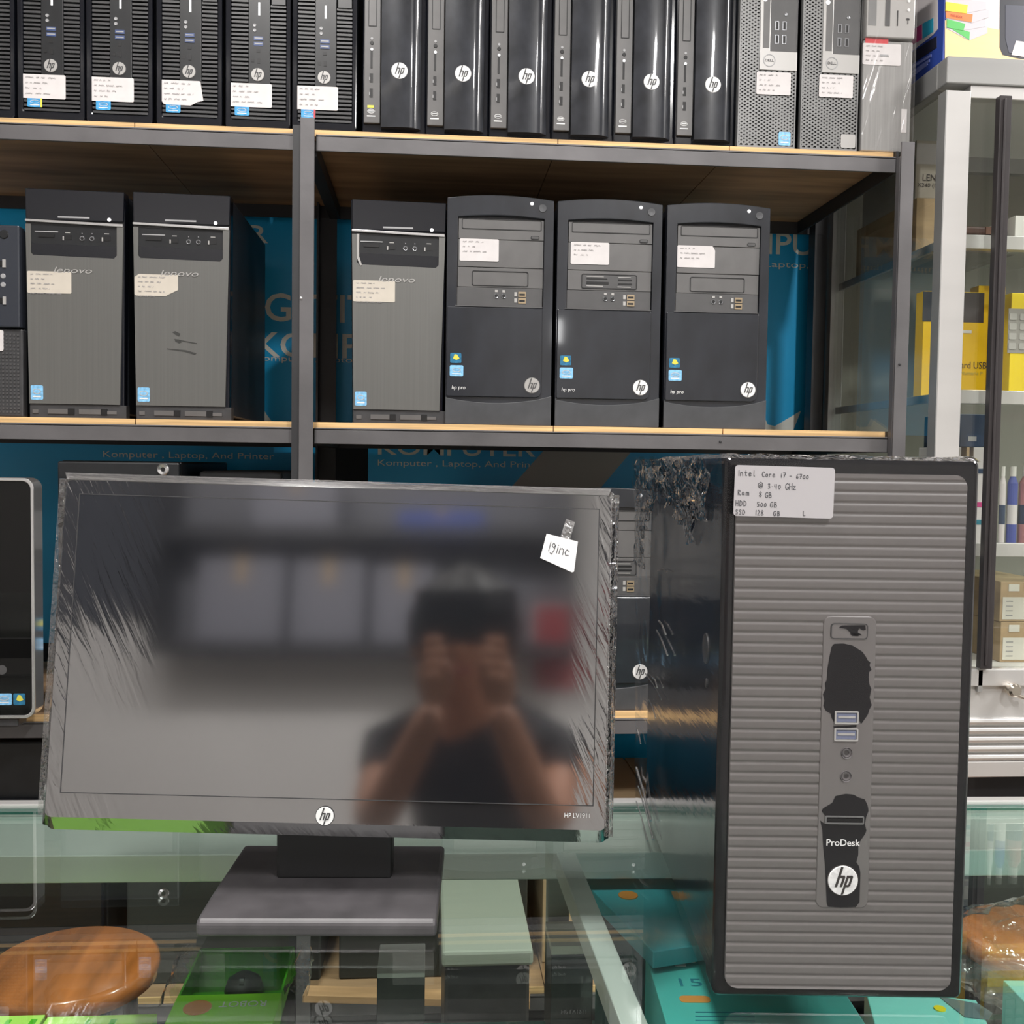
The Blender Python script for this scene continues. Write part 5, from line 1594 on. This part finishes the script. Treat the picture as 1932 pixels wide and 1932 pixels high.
# ------------------------------------------------------------------ things in and behind the counter
def stool(cx, cy, zs, r, label):
    t = thing('wooden_stool', label, 'stool', (cx, cy, FLOOR), 0, 'round wooden stools behind the counter')
    h = zs - FLOOR
    part('seat', MB().lathe([(0, h), (r * 0.93, h), (r * 0.985, h - 0.004), (r, h - 0.012), (r * 0.97, h - 0.028), (0, h - 0.03)], 56), wood_seat, t, smooth=True)
    for k in range(4):
        a = math.pi / 4 + k * math.pi / 2
        part('leg', MB().tube([(r * 0.7 * math.cos(a), r * 0.7 * math.sin(a), h - 0.03), (r * 1.1 * math.cos(a), r * 1.1 * math.sin(a), 0)], 0.011, 12), steel_dark, t)
    part('foot_ring', MB().tube([(r * 0.9 * math.cos(q * math.pi / 12), r * 0.9 * math.sin(q * math.pi / 12), h * 0.45) for q in range(25)], 0.007, 8), steel_dark, t)
    return t


stool(-0.476, 1.415, 0.62, 0.114, 'round varnished wooden stool seen through the counter glass at lower left')
stool(0.902, 1.425, 0.62, 0.114, 'round varnished wooden stool right of the big wrapped tower')

# lime mouse box with window
g0, g1 = atz(335, 1880, 0.825), atz(530, 1880, 0.825)
t = thing('mouse_box', 'lime green box with black mouse behind a clear window, inside the counter', 'box', (g0.x, g0.y, IS + 0.0005))
bw_, bd, bh = g1.x - g0.x, 0.092, 0.825 - IS
part('carton_body', MB().box(0, bw_, -0.068, bd, 0, bh - 0.022).box(0, 0.002, 0.0, bd, 0, bh - 0.001).box(bw_ - 0.002, bw_, 0.0, bd, 0, bh - 0.001).box(0, bw_, bd - 0.002, bd, 0, bh - 0.001), lime_dark, t)
part('front_card', MB().box(0, bw_, -0.070, 0.001, bh - 0.022, bh), lime, t, bevel=0.0006)
part('mouse', MB().lathe([(0, 0.021), (0.008, 0.020), (0.015, 0.015), (0.018, 0.006), (0.017, 0)], 28, (bw_ * 0.56, 0.040, bh - 0.0218)), black_plastic, t, smooth=True)
part('mouse_wheel', MB().lathe([(0.004, -0.002), (0.004, 0.002)], 16, (bw_ * 0.56, 0.030, bh - 0.004), 'x'), dark_plastic, t)
text('lettering', 'ROBOT', white_mark, t, (bw_ * 0.88, -0.013, bh + 0.0006), height=0.0095, width=0.040, rot=(0, 0, math.pi))
part('round_sticker', MB().lathe([(0, 0.0), (0.012, 0.0), (0.012, 0.0006)], 28, (0.022, -0.022, bh + 0.0002), 'z'), orange_mark, t, label='round orange sticker')
part('window_film', MB().box(0.001, bw_ - 0.001, 0.006, bd - 0.002, bh - 0.0006, bh - 0.0002), glass_m, t)


def wrapper(parent, x0, x1, y0, y1, z1, seed):
    b = MB()
    n = 14
    for side in (0, 1):
        vs, fs = [], []
        for i in range(n + 1):
            for j in range(7):
                y = y0 + (y1 - y0) * i / n
                q = j / 6
                x = (x0 - 0.020 * q) if side == 0 else (x1 + 0.020 * q)
                z = z1 - 0.012 + 0.03 * q * (1 - q) * 4 * 0.5 + 0.010 * noise3(y * 60, q * 4 + side * 7, seed)
                x += 0.006 * noise3(y * 50, q * 3, seed + 3 + side)
                vs.append((x, y, z))
        for i in range(n):
            for j in range(6):
                a = i * 7 + j
                fs.append((a, a + 1, a + 8, a + 7))
        b.add(vs, fs)
    part('loose_film', b, bag_m, parent, fix=False, smooth=True)


wrapper(t, 0, bw_, 0, bd, bh, 3)
for i, (x0, x1, l) in enumerate(((-60, 82, 'lime green box top at the bottom left corner of the picture'), (90, 293, 'lime green box top, just right of the bottom left corner'))):
    a, c = atz(x0, 1919, 0.825), atz(x1, 1921, 0.825)
    o = thing('mouse_box', l, 'box', (a.x, a.y - 0.10, IS + 0.0005), 0, 'lime boxes in the counter')
    part('carton_body', MB().box(0, c.x - a.x, 0, 0.10, 0, 0.825 - IS), lime_pale, o, bevel=0.0008)
    part('print_mark', MB().box(0.035, 0.039, 0.08, 0.092, 0.825 - IS, 0.8255 - IS).box(0.055, 0.060, 0.08, 0.092, 0.825 - IS, 0.8255 - IS), lime_dark, o)


def teal_box(corner, z, w_, d_, h, rz, label, m=teal, marks=()):
    t = thing('adapter_box', label, 'box', (corner[0], corner[1], z), rz, 'teal boxes in the counter')
    part('carton_body', MB().box(0, w_, -d_, 0, 0, h), m, t, bevel=0.001)
    for nm, (a0, b0, a1, b1), mm in marks:
        part(nm, MB().box(a0, a1, b0, b1, h, h + 0.0008), mm, t)
    return t


def mark_on(T, px, py, z):          # where a pixel's ray meets the box's top, in the box's own frame
    p = atz(px, py, z) - T.location
    c, s_ = math.cos(-T.rotation_euler.z), math.sin(-T.rotation_euler.z)
    return (p.x * c - p.y * s_, p.x * s_ + p.y * c)


q = atz(1096, 1658, 0.905)
T = teal_box((q.x + 0.012, q.y - 0.02), IS + 0.0005, 0.12, 0.08, 0.890 - IS, math.radians(14), 'dark film-wrapped box under the askew teal box', mat('dark_green_carton', (0.02, 0.075, 0.07), 0.4, var=0.3, vscale=(9, 9, 9)))
wrapper(T, 0, 0.12, -0.08, 0, 0.868 - IS, 8)
T = teal_box((q.x, q.y), 0.8905, 0.13, 0.155, 0.0145, math.radians(14), 'deep teal box lying askew on a darker box, beside the cross rail', mat('mid_teal', (0.05, 0.30, 0.36), 0.35, var=0.3, vscale=(9, 9, 9)))
m0 = mark_on(T, 1185, 1690, 0.905)
part('round_sticker', MB().lathe([(0, 0), (0.009, 0), (0.009, 0.0008)], 24, (m0[0], m0[1], 0.0145)), orange_mark, T, label='round orange sticker')
q = atz(1218, 1800, 0.885)
T = teal_box((q.x, q.y), IS + 0.0005, 0.15, 0.19, 0.885 - IS, math.radians(-4), 'teal box with white emblem and a number, under the left side of the big tower', teal)
hh = 0.885 - IS - 0.0005
m0 = mark_on(T, 1284, 1862, 0.885)
text('lettering', '15', teal_deep, T, (m0[0], m0[1], hh + 0.0008), height=0.012, width=0.018, rot=(0, 0, 0))
m0 = mark_on(T, 1290, 1818, 0.885)
part('white_emblem', MB().box(m0[0] - 0.008, m0[0] + 0.001, m0[1] - 0.006, m0[1] + 0.002, hh, hh + 0.001).box(m0[0] + 0.001, m0[0] + 0.010, m0[1] + 0.001, m0[1] + 0.010, hh, hh + 0.001), white_mark, T)
m0 = mark_on(T, 1311, 1887, 0.885)
part('orange_patch', MB().prism(rr(m0[0] - 0.012, m0[0] + 0.012, m0[1] - 0.005, m0[1] + 0.005, 0.004), hh, hh + 0.001, 'z'), orange_mark, T)
for k_ in range(4):
    m0 = mark_on(T, 1312, 1912 + k_ * 8, 0.885)
    part('text_line', MB().box(m0[0], m0[0] + 0.045, m0[1], m0[1] + 0.0012, hh, hh + 0.0008), teal_deep, T)
q = atz(1690, 1885, 0.83)
T = teal_box((q.x - 0.02, q.y + 0.02), IS + 0.0005, 0.095, 0.14, 0.83 - IS, math.radians(-16), 'pale teal box with dark arc and yellow dot, right under the big tower', teal_pale)
hh = 0.83 - IS
m0 = mark_on(T, 1822, 1900, 0.83)
part('dark_arc', MB().prism([(m0[0] - 0.02, m0[1] + 0.012), (m0[0] - 0.005, m0[1] - 0.02), (m0[0] + 0.014, m0[1] - 0.02), (m0[0] + 0.020, m0[1] - 0.008), (m0[0] + 0.012, m0[1] + 0.006)], hh, hh + 0.0008, 'z'), mat('slate_print', (0.12, 0.17, 0.19), 0.4), T)
m0 = mark_on(T, 1773, 1905, 0.83)
part('yellow_dot', MB().lathe([(0, 0), (0.005, 0), (0.005, 0.001)], 20, (m0[0], m0[1], hh)), yellow_bright, T)
q = atz(1892, 1850, 0.87)
T = teal_box((q.x, q.y), IS + 0.0005, 0.16, 0.12, 0.87 - IS, math.radians(-4), 'pale teal box with white lettering at the bottom right corner', teal_pale)
text('lettering', '5G', white_mark, T, (0.022, -0.030, 0.1300), height=0.010, width=0.016, rot=(0, 0, 0))
# pale things seen through the glass right of the monitor foot
a, c = atz(835, 1645, 0.70), atz(1000, 1790, 0.70)
t = thing('storage_crate', 'pale grey lidded crate behind the counter, seen through the glass right of the monitor foot', 'crate', ((a.x + c.x) / 2, (a.y + c.y) / 2, FLOOR))
hw, hd_ = (c.x - a.x) / 2, (a.y - c.y) / 2
part('crate_body', MB().box(-hw, hw, -hd_, hd_, 0, 0.70 - FLOOR - 0.02), dark_plastic, t, bevel=0.004)
part('lid', MB().box(-hw - 0.004, hw + 0.004, -hd_ - 0.004, hd_ + 0.004, 0.70 - FLOOR - 0.02, 0.70 - FLOOR), mat('pale_green_grey', (0.36, 0.40, 0.33), 0.5), t, bevel=0.004)
a, c = atz(717, 1782, 0.80), atz(802, 1836, 0.80)
t = thing('small_box', 'small dark box with white lid on the inner glass shelf under the monitor foot', 'box', (a.x, c.y, IS + 0.0005))
part('box_body', MB().box(0, c.x - a.x, 0, a.y - c.y, 0, 0.795 - IS), dark_plastic, t, bevel=0.001)
part('lid', MB().box(0, c.x - a.x, 0, a.y - c.y, 0.795 - IS, 0.80 - IS), paper, t, bevel=0.001)
a, c = atz(1029, 1740, 0.84), atz(1120, 1785, 0.84)
t = thing('small_box', 'dark box with cream lid on the inner glass shelf beside the cross rail', 'box', (a.x, c.y, IS + 0.0005))
part('box_body', MB().box(0, c.x - a.x, 0, a.y - c.y, 0, 0.832 - IS), dark_plastic, t, bevel=0.001)
part('lid', MB().box(0, c.x - a.x, 0, a.y - c.y, 0.832 - IS, 0.84 - IS), mat('cream_card', (0.62, 0.60, 0.48), 0.5), t)
q = atz(1855, 1842, 0.82)
o = tag(part('yellow_packet', MB().box(0, 0.09, -0.03, 0.02, 0, 0.02), mat('mustard', (0.55, 0.38, 0.05), 0.5), None, (q.x, q.y, 0.0), bevel=0.004), 'mustard yellow packet beside the right stool under the glass', 'packet')
o.location.z = IS + 0.0005

# crumpled clear bag at right
bgc = atz(1905, 1655, 0.86)
b = MB()
n1, n2 = 30, 24
vs, fs = [], []
for i in range(n1):
    th = 2 * math.pi * i / n1
    for j in range(n2 + 1):
        ph = math.pi * j / n2
        x, y, z = math.cos(th) * math.sin(ph), math.sin(th) * math.sin(ph), math.cos(ph)
        k_ = 1 + 0.28 * noise3(x * 2.4, y * 2.4, z * 3) + 0.12 * noise3(x * 7, y * 7, z * 7)
        vs.append((x * 0.10 * k_, y * 0.045 * k_, 0.056 + max(-0.056, z * 0.055 * k_)))
for i in range(n1):
    for j in range(n2):
        a, c = i * (n2 + 1) + j, ((i + 1) % n1) * (n2 + 1) + j
        fs.append((a, c, c + 1, a + 1))
b.add(vs, fs)
tag(part('plastic_bag', b, bag_m, None, (bgc.x, bgc.y - 0.05, IS + 0.0005), smooth=True), 'crumpled clear plastic bag under the glass right of the big tower', 'bag')

# pine planks below the inner shelf, on the case's lower shelf
for (pa_, pb_, wd, l) in (((575, 1868), (1000, 1880), 0.03, 'pine plank lying across under the counter glass in front of the monitor foot'),
                          ((1068, 1745), (1090, 1875), 0.035, 'short pine plank beside the cross rail under the counter glass')):
    zz = 0.496
    a, c = atz(*pa_, zz), atz(*pb_, zz)
    d = (c - a)
    ln = d.length
    o = tag(part('wooden_plank', MB().box(0, ln, -wd / 2, wd / 2, 0, 0.012), wood_plank, None, (a.x, a.y, zz - 0.012), (0, 0, math.atan2(d.y, d.x)), bevel=0.001), l, 'plank')
# a carton that carries the planks and closes the view below
cc = Vector((0.05, 0.72, 0))
t = thing('cardboard_box', 'large dark carton deep in the counter under the planks', 'box', (cc.x, cc.y, FLOOR + 0.3185))
part('carton_body', MB().box(-0.34, 0.22, -0.25, 0.25, 0, 0.4815 - 0.3185 - FLOOR), dark_plastic, t, bevel=0.002)

# ------------------------------------------------------------------ what the monitor mirrors: the room behind the camera
ws = thing('wall_shelf', 'dark wall shelf with white cartons behind the photographer', 'shelf', (-0.85, -2.58, 1.40))
for z in (0.0, 0.46):
    part('board', MB().box(-0.62, 1.0, 0.0, 0.22, z, z + 0.05), steel_dark, ws)
part('side_panel', MB().box(-0.64, -0.62, 0, 0.28, 0, 0.9), steel_dark, ws)
part('side_panel', MB().box(1.0, 1.02, 0, 0.28, 0, 0.9), steel_dark, ws)
grey_card = mat('grey_card', (0.20, 0.20, 0.235), 0.6)
part('back_panel', MB().box(-0.62, 1.0, -0.012, 0.0, 0.0, 0.9), mat('shelf_back', (0.16, 0.16, 0.18), 0.6), ws)
o = thing('added_dark_board', 'dark board added high on the wall behind the photographer to darken the mirrored wall', 'board', (-2.05, -2.58, 1.55))  # made-up board that gives the mirrored upper wall its dark tone
part('board_sheet', MB().box(-0.5, 0.5, 0.0, 0.012, 0.0, 0.75), mat('dark_board_face', (0.06, 0.065, 0.08), 0.8), o)
part('board_frame', MB().ring([(-0.5, 0), (0.5, 0), (0.5, 0.75), (-0.5, 0.75)], [(-0.48, 0.02), (0.48, 0.02), (0.48, 0.73), (-0.48, 0.73)], 0.0, 0.02), steel_dark, o)
o = thing('wall_poster', 'small red poster on the wall behind the photographer', 'poster', (0.10, -2.58, 1.28))
part('poster_sheet', MB().box(-0.09, 0.09, 0.0, 0.002, 0.0, 0.34), mat('red_poster', (0.50, 0.05, 0.06), 0.5), o)
part('poster_border', MB().ring([(-0.1, -0.01), (0.1, -0.01), (0.1, 0.35), (-0.1, 0.35)], [(-0.09, 0), (0.09, 0), (0.09, 0.34), (-0.09, 0.34)], 0.0, 0.003), pale_p, o)
for i, (x, w_, h, m, l) in enumerate(((-1.15, 0.34, 0.33, grey_card, 'grey-white carton at the left end of the wall shelf behind the photographer'), (-0.80, 0.28, 0.32, grey_card, 'tall grey-white carton in the middle of the wall shelf behind the photographer'), (-0.50, 0.24, 0.30, grey_card, 'wide grey-white carton on the wall shelf behind the photographer'), (-0.20, 0.20, 0.26, grey_card, 'grey-white carton at the right end of the wall shelf behind the photographer'),
                                     (-0.36, 0.34, 0.06, blue_box, 'flat blue box on the upper board of the wall shelf'), (-0.95, 0.34, 0.2, grey_card, 'grey box on the upper board of the wall shelf'))):
    z0 = 1.451 if i < 4 else 1.911
    o = thing('storage_carton', l, 'box', (x, -2.54, z0))
    part('carton_body', MB().box(-w_ / 2, w_ / 2, 0, 0.16, 0, h), m, o, bevel=0.002)
    part('lid_tape', MB().box(-0.02, 0.02, -0.001, 0.161, h, h + 0.001).box(-0.02, 0.02, 0.16, 0.1612, h * 0.7, h), carton, o)

# ------------------------------------------------------------------ the photographer
pr = thing('person', 'person in a dark t-shirt leaning in and holding up a phone, mirrored in the monitor', 'person', (-0.055, -0.75, FLOOR))
OX, OY, OZ = -0.055, -0.75, FLOOR


def skinned(name, joints, edges, m, parent, sub=2):
    me = bpy.data.meshes.new(name)
    me.from_pydata([(x - OX, y - OY, z - OZ) for x, y, z, r in joints], edges, [])
    me.materials.append(m)
    o = bpy.data.objects.new(name, me)
    COL.objects.link(o)
    o.parent = parent
    s = o.modifiers.new('skin', 'SKIN')
    for i, j in enumerate(joints):
        rr_ = j[3] if isinstance(j[3], tuple) else (j[3], j[3])
        me.skin_vertices[0].data[i].radius = rr_
    me.skin_vertices[0].data[0].use_root = True
    s.use_smooth_shade = True
    u = o.modifiers.new('sub', 'SUBSURF')
    u.levels = u.render_levels = sub
    return o


# body: pelvis root, spine, neck, head, arms to the wrists, legs
J = [(-0.055, -0.75, 0.76, (0.155, 0.11)), (-0.055, -0.62, 0.90, (0.11, 0.07)), (-0.055, -0.48, 1.02, (0.12, 0.07)), (-0.058, -0.40, 1.09, (0.08, 0.05)), (-0.065, -0.34, 1.15, (0.055, 0.055)),
     (-0.070, -0.315, 1.20, (0.062, 0.070)), (-0.072, -0.305, 1.27, (0.078, 0.092)), (-0.072, -0.31, 1.335, (0.062, 0.078)),
     (-0.225, -0.42, 1.055, 0.055), (-0.225, -0.27, 0.93, 0.042), (-0.098, -0.088, 1.135, 0.026),
     (0.115, -0.42, 1.055, 0.055), (0.085, -0.27, 0.935, 0.042), (0.008, -0.086, 1.135, 0.026),
     (-0.145, -0.75, 0.68, 0.085), (-0.16, -0.70, 0.32, 0.058), (-0.165, -0.76, -0.07, 0.040), (-0.17, -0.64, -0.115, 0.032),
     (0.035, -0.75, 0.68, 0.085), (0.05, -0.70, 0.32, 0.058), (0.055, -0.76, -0.07, 0.040), (0.06, -0.64, -0.115, 0.032)]
Eg = [(0, 1), (1, 2), (2, 3), (3, 4), (4, 5), (5, 6), (6, 7), (3, 8), (8, 9), (9, 10), (3, 11), (11, 12), (12, 13), (0, 14), (14, 15), (15, 16), (16, 17), (0, 18), (18, 19), (19, 20), (20, 21)]
skinned('body', J, Eg, skin, pr)
skinned('t_shirt', [(-0.055, -0.76, 0.745, (0.166, 0.122)), (-0.055, -0.62, 0.90, (0.152, 0.114)), (-0.055, -0.48, 1.02, (0.178, 0.118)), (-0.057, -0.385, 1.092, (0.130, 0.090)), (-0.062, -0.350, 1.135, (0.070, 0.068)),
                    (-0.228, -0.42, 1.055, 0.070), (-0.226, -0.34, 0.985, 0.062), (0.118, -0.42, 1.055, 0.070), (0.10, -0.34, 0.985, 0.062)],
        [(0, 1), (1, 2), (2, 3), (3, 4), (3, 5), (5, 6), (3, 7), (7, 8)], shirt_m, pr)
skinned('trousers', [(-0.055, -0.765, 0.77, (0.168, 0.125)), (-0.147, -0.75, 0.67, 0.098), (-0.16, -0.70, 0.32, 0.075), (-0.165, -0.75, -0.03, 0.065), (0.037, -0.75, 0.67, 0.098), (0.05, -0.70, 0.32, 0.075), (0.055, -0.75, -0.03, 0.065)],
        [(0, 1), (1, 2), (2, 3), (0, 4), (4, 5), (5, 6)], jeans_m, pr)
for sx in (-0.168, 0.058):
    part('shoe', MB().prism([(-0.80, -0.148), (-0.60, -0.148), (-0.60, -0.115), (-0.66, -0.085), (-0.73, -0.06), (-0.80, -0.06)], sx - 0.045, sx + 0.045, 'x'), black_plastic, pr, (-OX, -OY, -OZ), bevel=0.012, seg=3)


def blob(name, c, rad, m, parent, cut=None, rough=0.0, seed=0, n=28):
    b = MB()
    vs, fs = [], []
    for i in range(n):
        th = 2 * math.pi * i / n
        for j in range(n // 2 + 1):
            ph = math.pi * j / (n // 2)
            x, y, z = math.cos(th) * math.sin(ph), math.sin(th) * math.sin(ph), math.cos(ph)
            k_ = 1 + rough * noise3(x * 3 + seed, y * 3, z * 3)
            if cut:
                k_ *= cut(x, y, z)
            vs.append((c[0] + x * rad[0] * k_ - OX, c[1] + y * rad[1] * k_ - OY, c[2] + z * rad[2] * k_ - OZ))
    h = n // 2 + 1
    for i in range(n):
        for j in range(h - 1):
            a, d = i * h + j, ((i + 1) % n) * h + j
            fs.append((a, d, d + 1, a + 1))
    b.add(vs, fs)
    return part(name, b, m, parent, smooth=True)


blob('hair', (-0.072, -0.325, 1.288), (0.108, 0.116, 0.118), hair_m, pr, cut=lambda x, y, z: 0.62 if (y > 0.45 and z < 0.0) else (0.75 if z < -0.75 else 1.0), rough=0.12, seed=2)
for sx in (-1, 1):
    blob('ear', (-0.072 + sx * 0.088, -0.305, 1.255), (0.010, 0.020, 0.030), skin, pr, n=14)
    blob('eye', (-0.072 + sx * 0.032, -0.226, 1.268), (0.013, 0.010, 0.008), white_mark, pr, n=14)
    blob('pupil', (-0.072 + sx * 0.032, -0.2175, 1.268), (0.005, 0.003, 0.005), hair_m, pr, n=12)
    blob('eyebrow', (-0.072 + sx * 0.032, -0.222, 1.290), (0.018, 0.006, 0.004), hair_m, pr, n=12)
blob('nose', (-0.072, -0.208, 1.245), (0.013, 0.016, 0.022), skin, pr, n=16)
blob('mouth', (-0.072, -0.222, 1.203), (0.023, 0.007, 0.007), mat('lips', (0.35, 0.11, 0.09), 0.5), pr, n=16)

# phone: the lens is where the camera is, at its upper right
ph = thing('mobile_phone', 'dark mobile phone held up in both hands, mirrored in the monitor', 'phone', (-0.044, -0.013, 1.232))
part('phone_body', MB().prism(rr(-0.082, 0.082, 0.0, 0.088, 0.009), -0.0045, 0.0045), black_plastic, ph, bevel=0.0015)
part('camera_bump', MB().prism(rr(0.030, 0.074, 0.054, 0.080, 0.006), 0.0045, 0.0062), dark_plastic, ph)
part('screen', MB().prism(rr(-0.080, 0.080, 0.002, 0.086, 0.008), -0.0050, -0.0045), black_gloss, ph)


def hand(side, wrist, palm, parent):
    s = side
    jn = [(*wrist, (0.024, 0.020)), (*palm, (0.034, 0.016)), (palm[0] - s * 0.006, palm[1] + 0.012, palm[2] + 0.034, (0.032, 0.014))]
    skinned('palm', jn, [(0, 1), (1, 2)], skin, parent)
    edge = -0.044 + s * 0.052
    for k_ in range(4):
        z = palm[2] + 0.052 - k_ * 0.018
        L = (0.030, 0.036, 0.034, 0.026)[k_]
        a = (palm[0] + s * 0.010, palm[1] + 0.012, z - 0.004)
        b_ = (edge + s * 0.010, -0.013, z + 0.002)
        c_ = (edge + s * 0.004, 0.002, z + 0.004)
        d_ = (edge - s * L * 0.7, 0.003, z + 0.005)
        skinned('finger', [(*a, 0.0095), (*b_, 0.0088), (*c_, 0.0080), (*d_, 0.0068)], [(0, 1), (1, 2), (2, 3)], skin, parent)
    skinned('thumb', [(palm[0] + s * 0.004, palm[1] - 0.002, palm[2] - 0.006, 0.012), (edge + s * 0.008, -0.026, palm[2] + 0.012, 0.0105), (edge - s * 0.006, -0.029, palm[2] + 0.034, 0.0095), (edge - s * 0.018, -0.029, palm[2] + 0.052, 0.0080)], [(0, 1), (1, 2), (2, 3)], skin, parent)


hand(-1, (-0.100, -0.085, 1.140), (-0.095, -0.042, 1.180), pr)
hand(1, (0.010, -0.083, 1.140), (0.006, -0.042, 1.180), pr)

# ceiling lamps of the room (outside the picture), with an added one lighting the rear wall
for (x, y, a, b_, l) in ((0.9, -0.65, 0.10, 0.36, 'white tube lamp on the ceiling, right of the photographer'), (-0.35, 0.55, 0.13, 0.32, 'white tube lamp on the ceiling above the counter'), (-0.9, -0.9, 0.85, 0.2, 'long white tube lamp added on the ceiling to brighten the wall behind the photographer'), (2.2, 0.9, 0.13, 0.65, 'long white tube lamp on the ceiling above the display cabinet side')):
    t = thing('ceiling_light', l, 'lamp', (x, y, 2.9), 0, 'tube lamps on the ceiling')
    part('housing', MB().box(-a, a, -b_, b_, -0.045, 0.0), white_panel, t, bevel=0.004)
    part('end_cap', MB().box(-a - 0.006, a + 0.006, -b_ - 0.006, -b_, -0.047, 0.0), dark_plastic, t)
t = thing('wall_light', 'small white lamp on the wall behind the photographer', 'lamp', (0.72, -2.6, 2.06))
part('lamp_base', MB().lathe([(0, 0.0), (0.06, 0.0), (0.055, 0.02), (0.03, 0.035), (0, 0.035)], 24, axis='y'), white_panel, t)
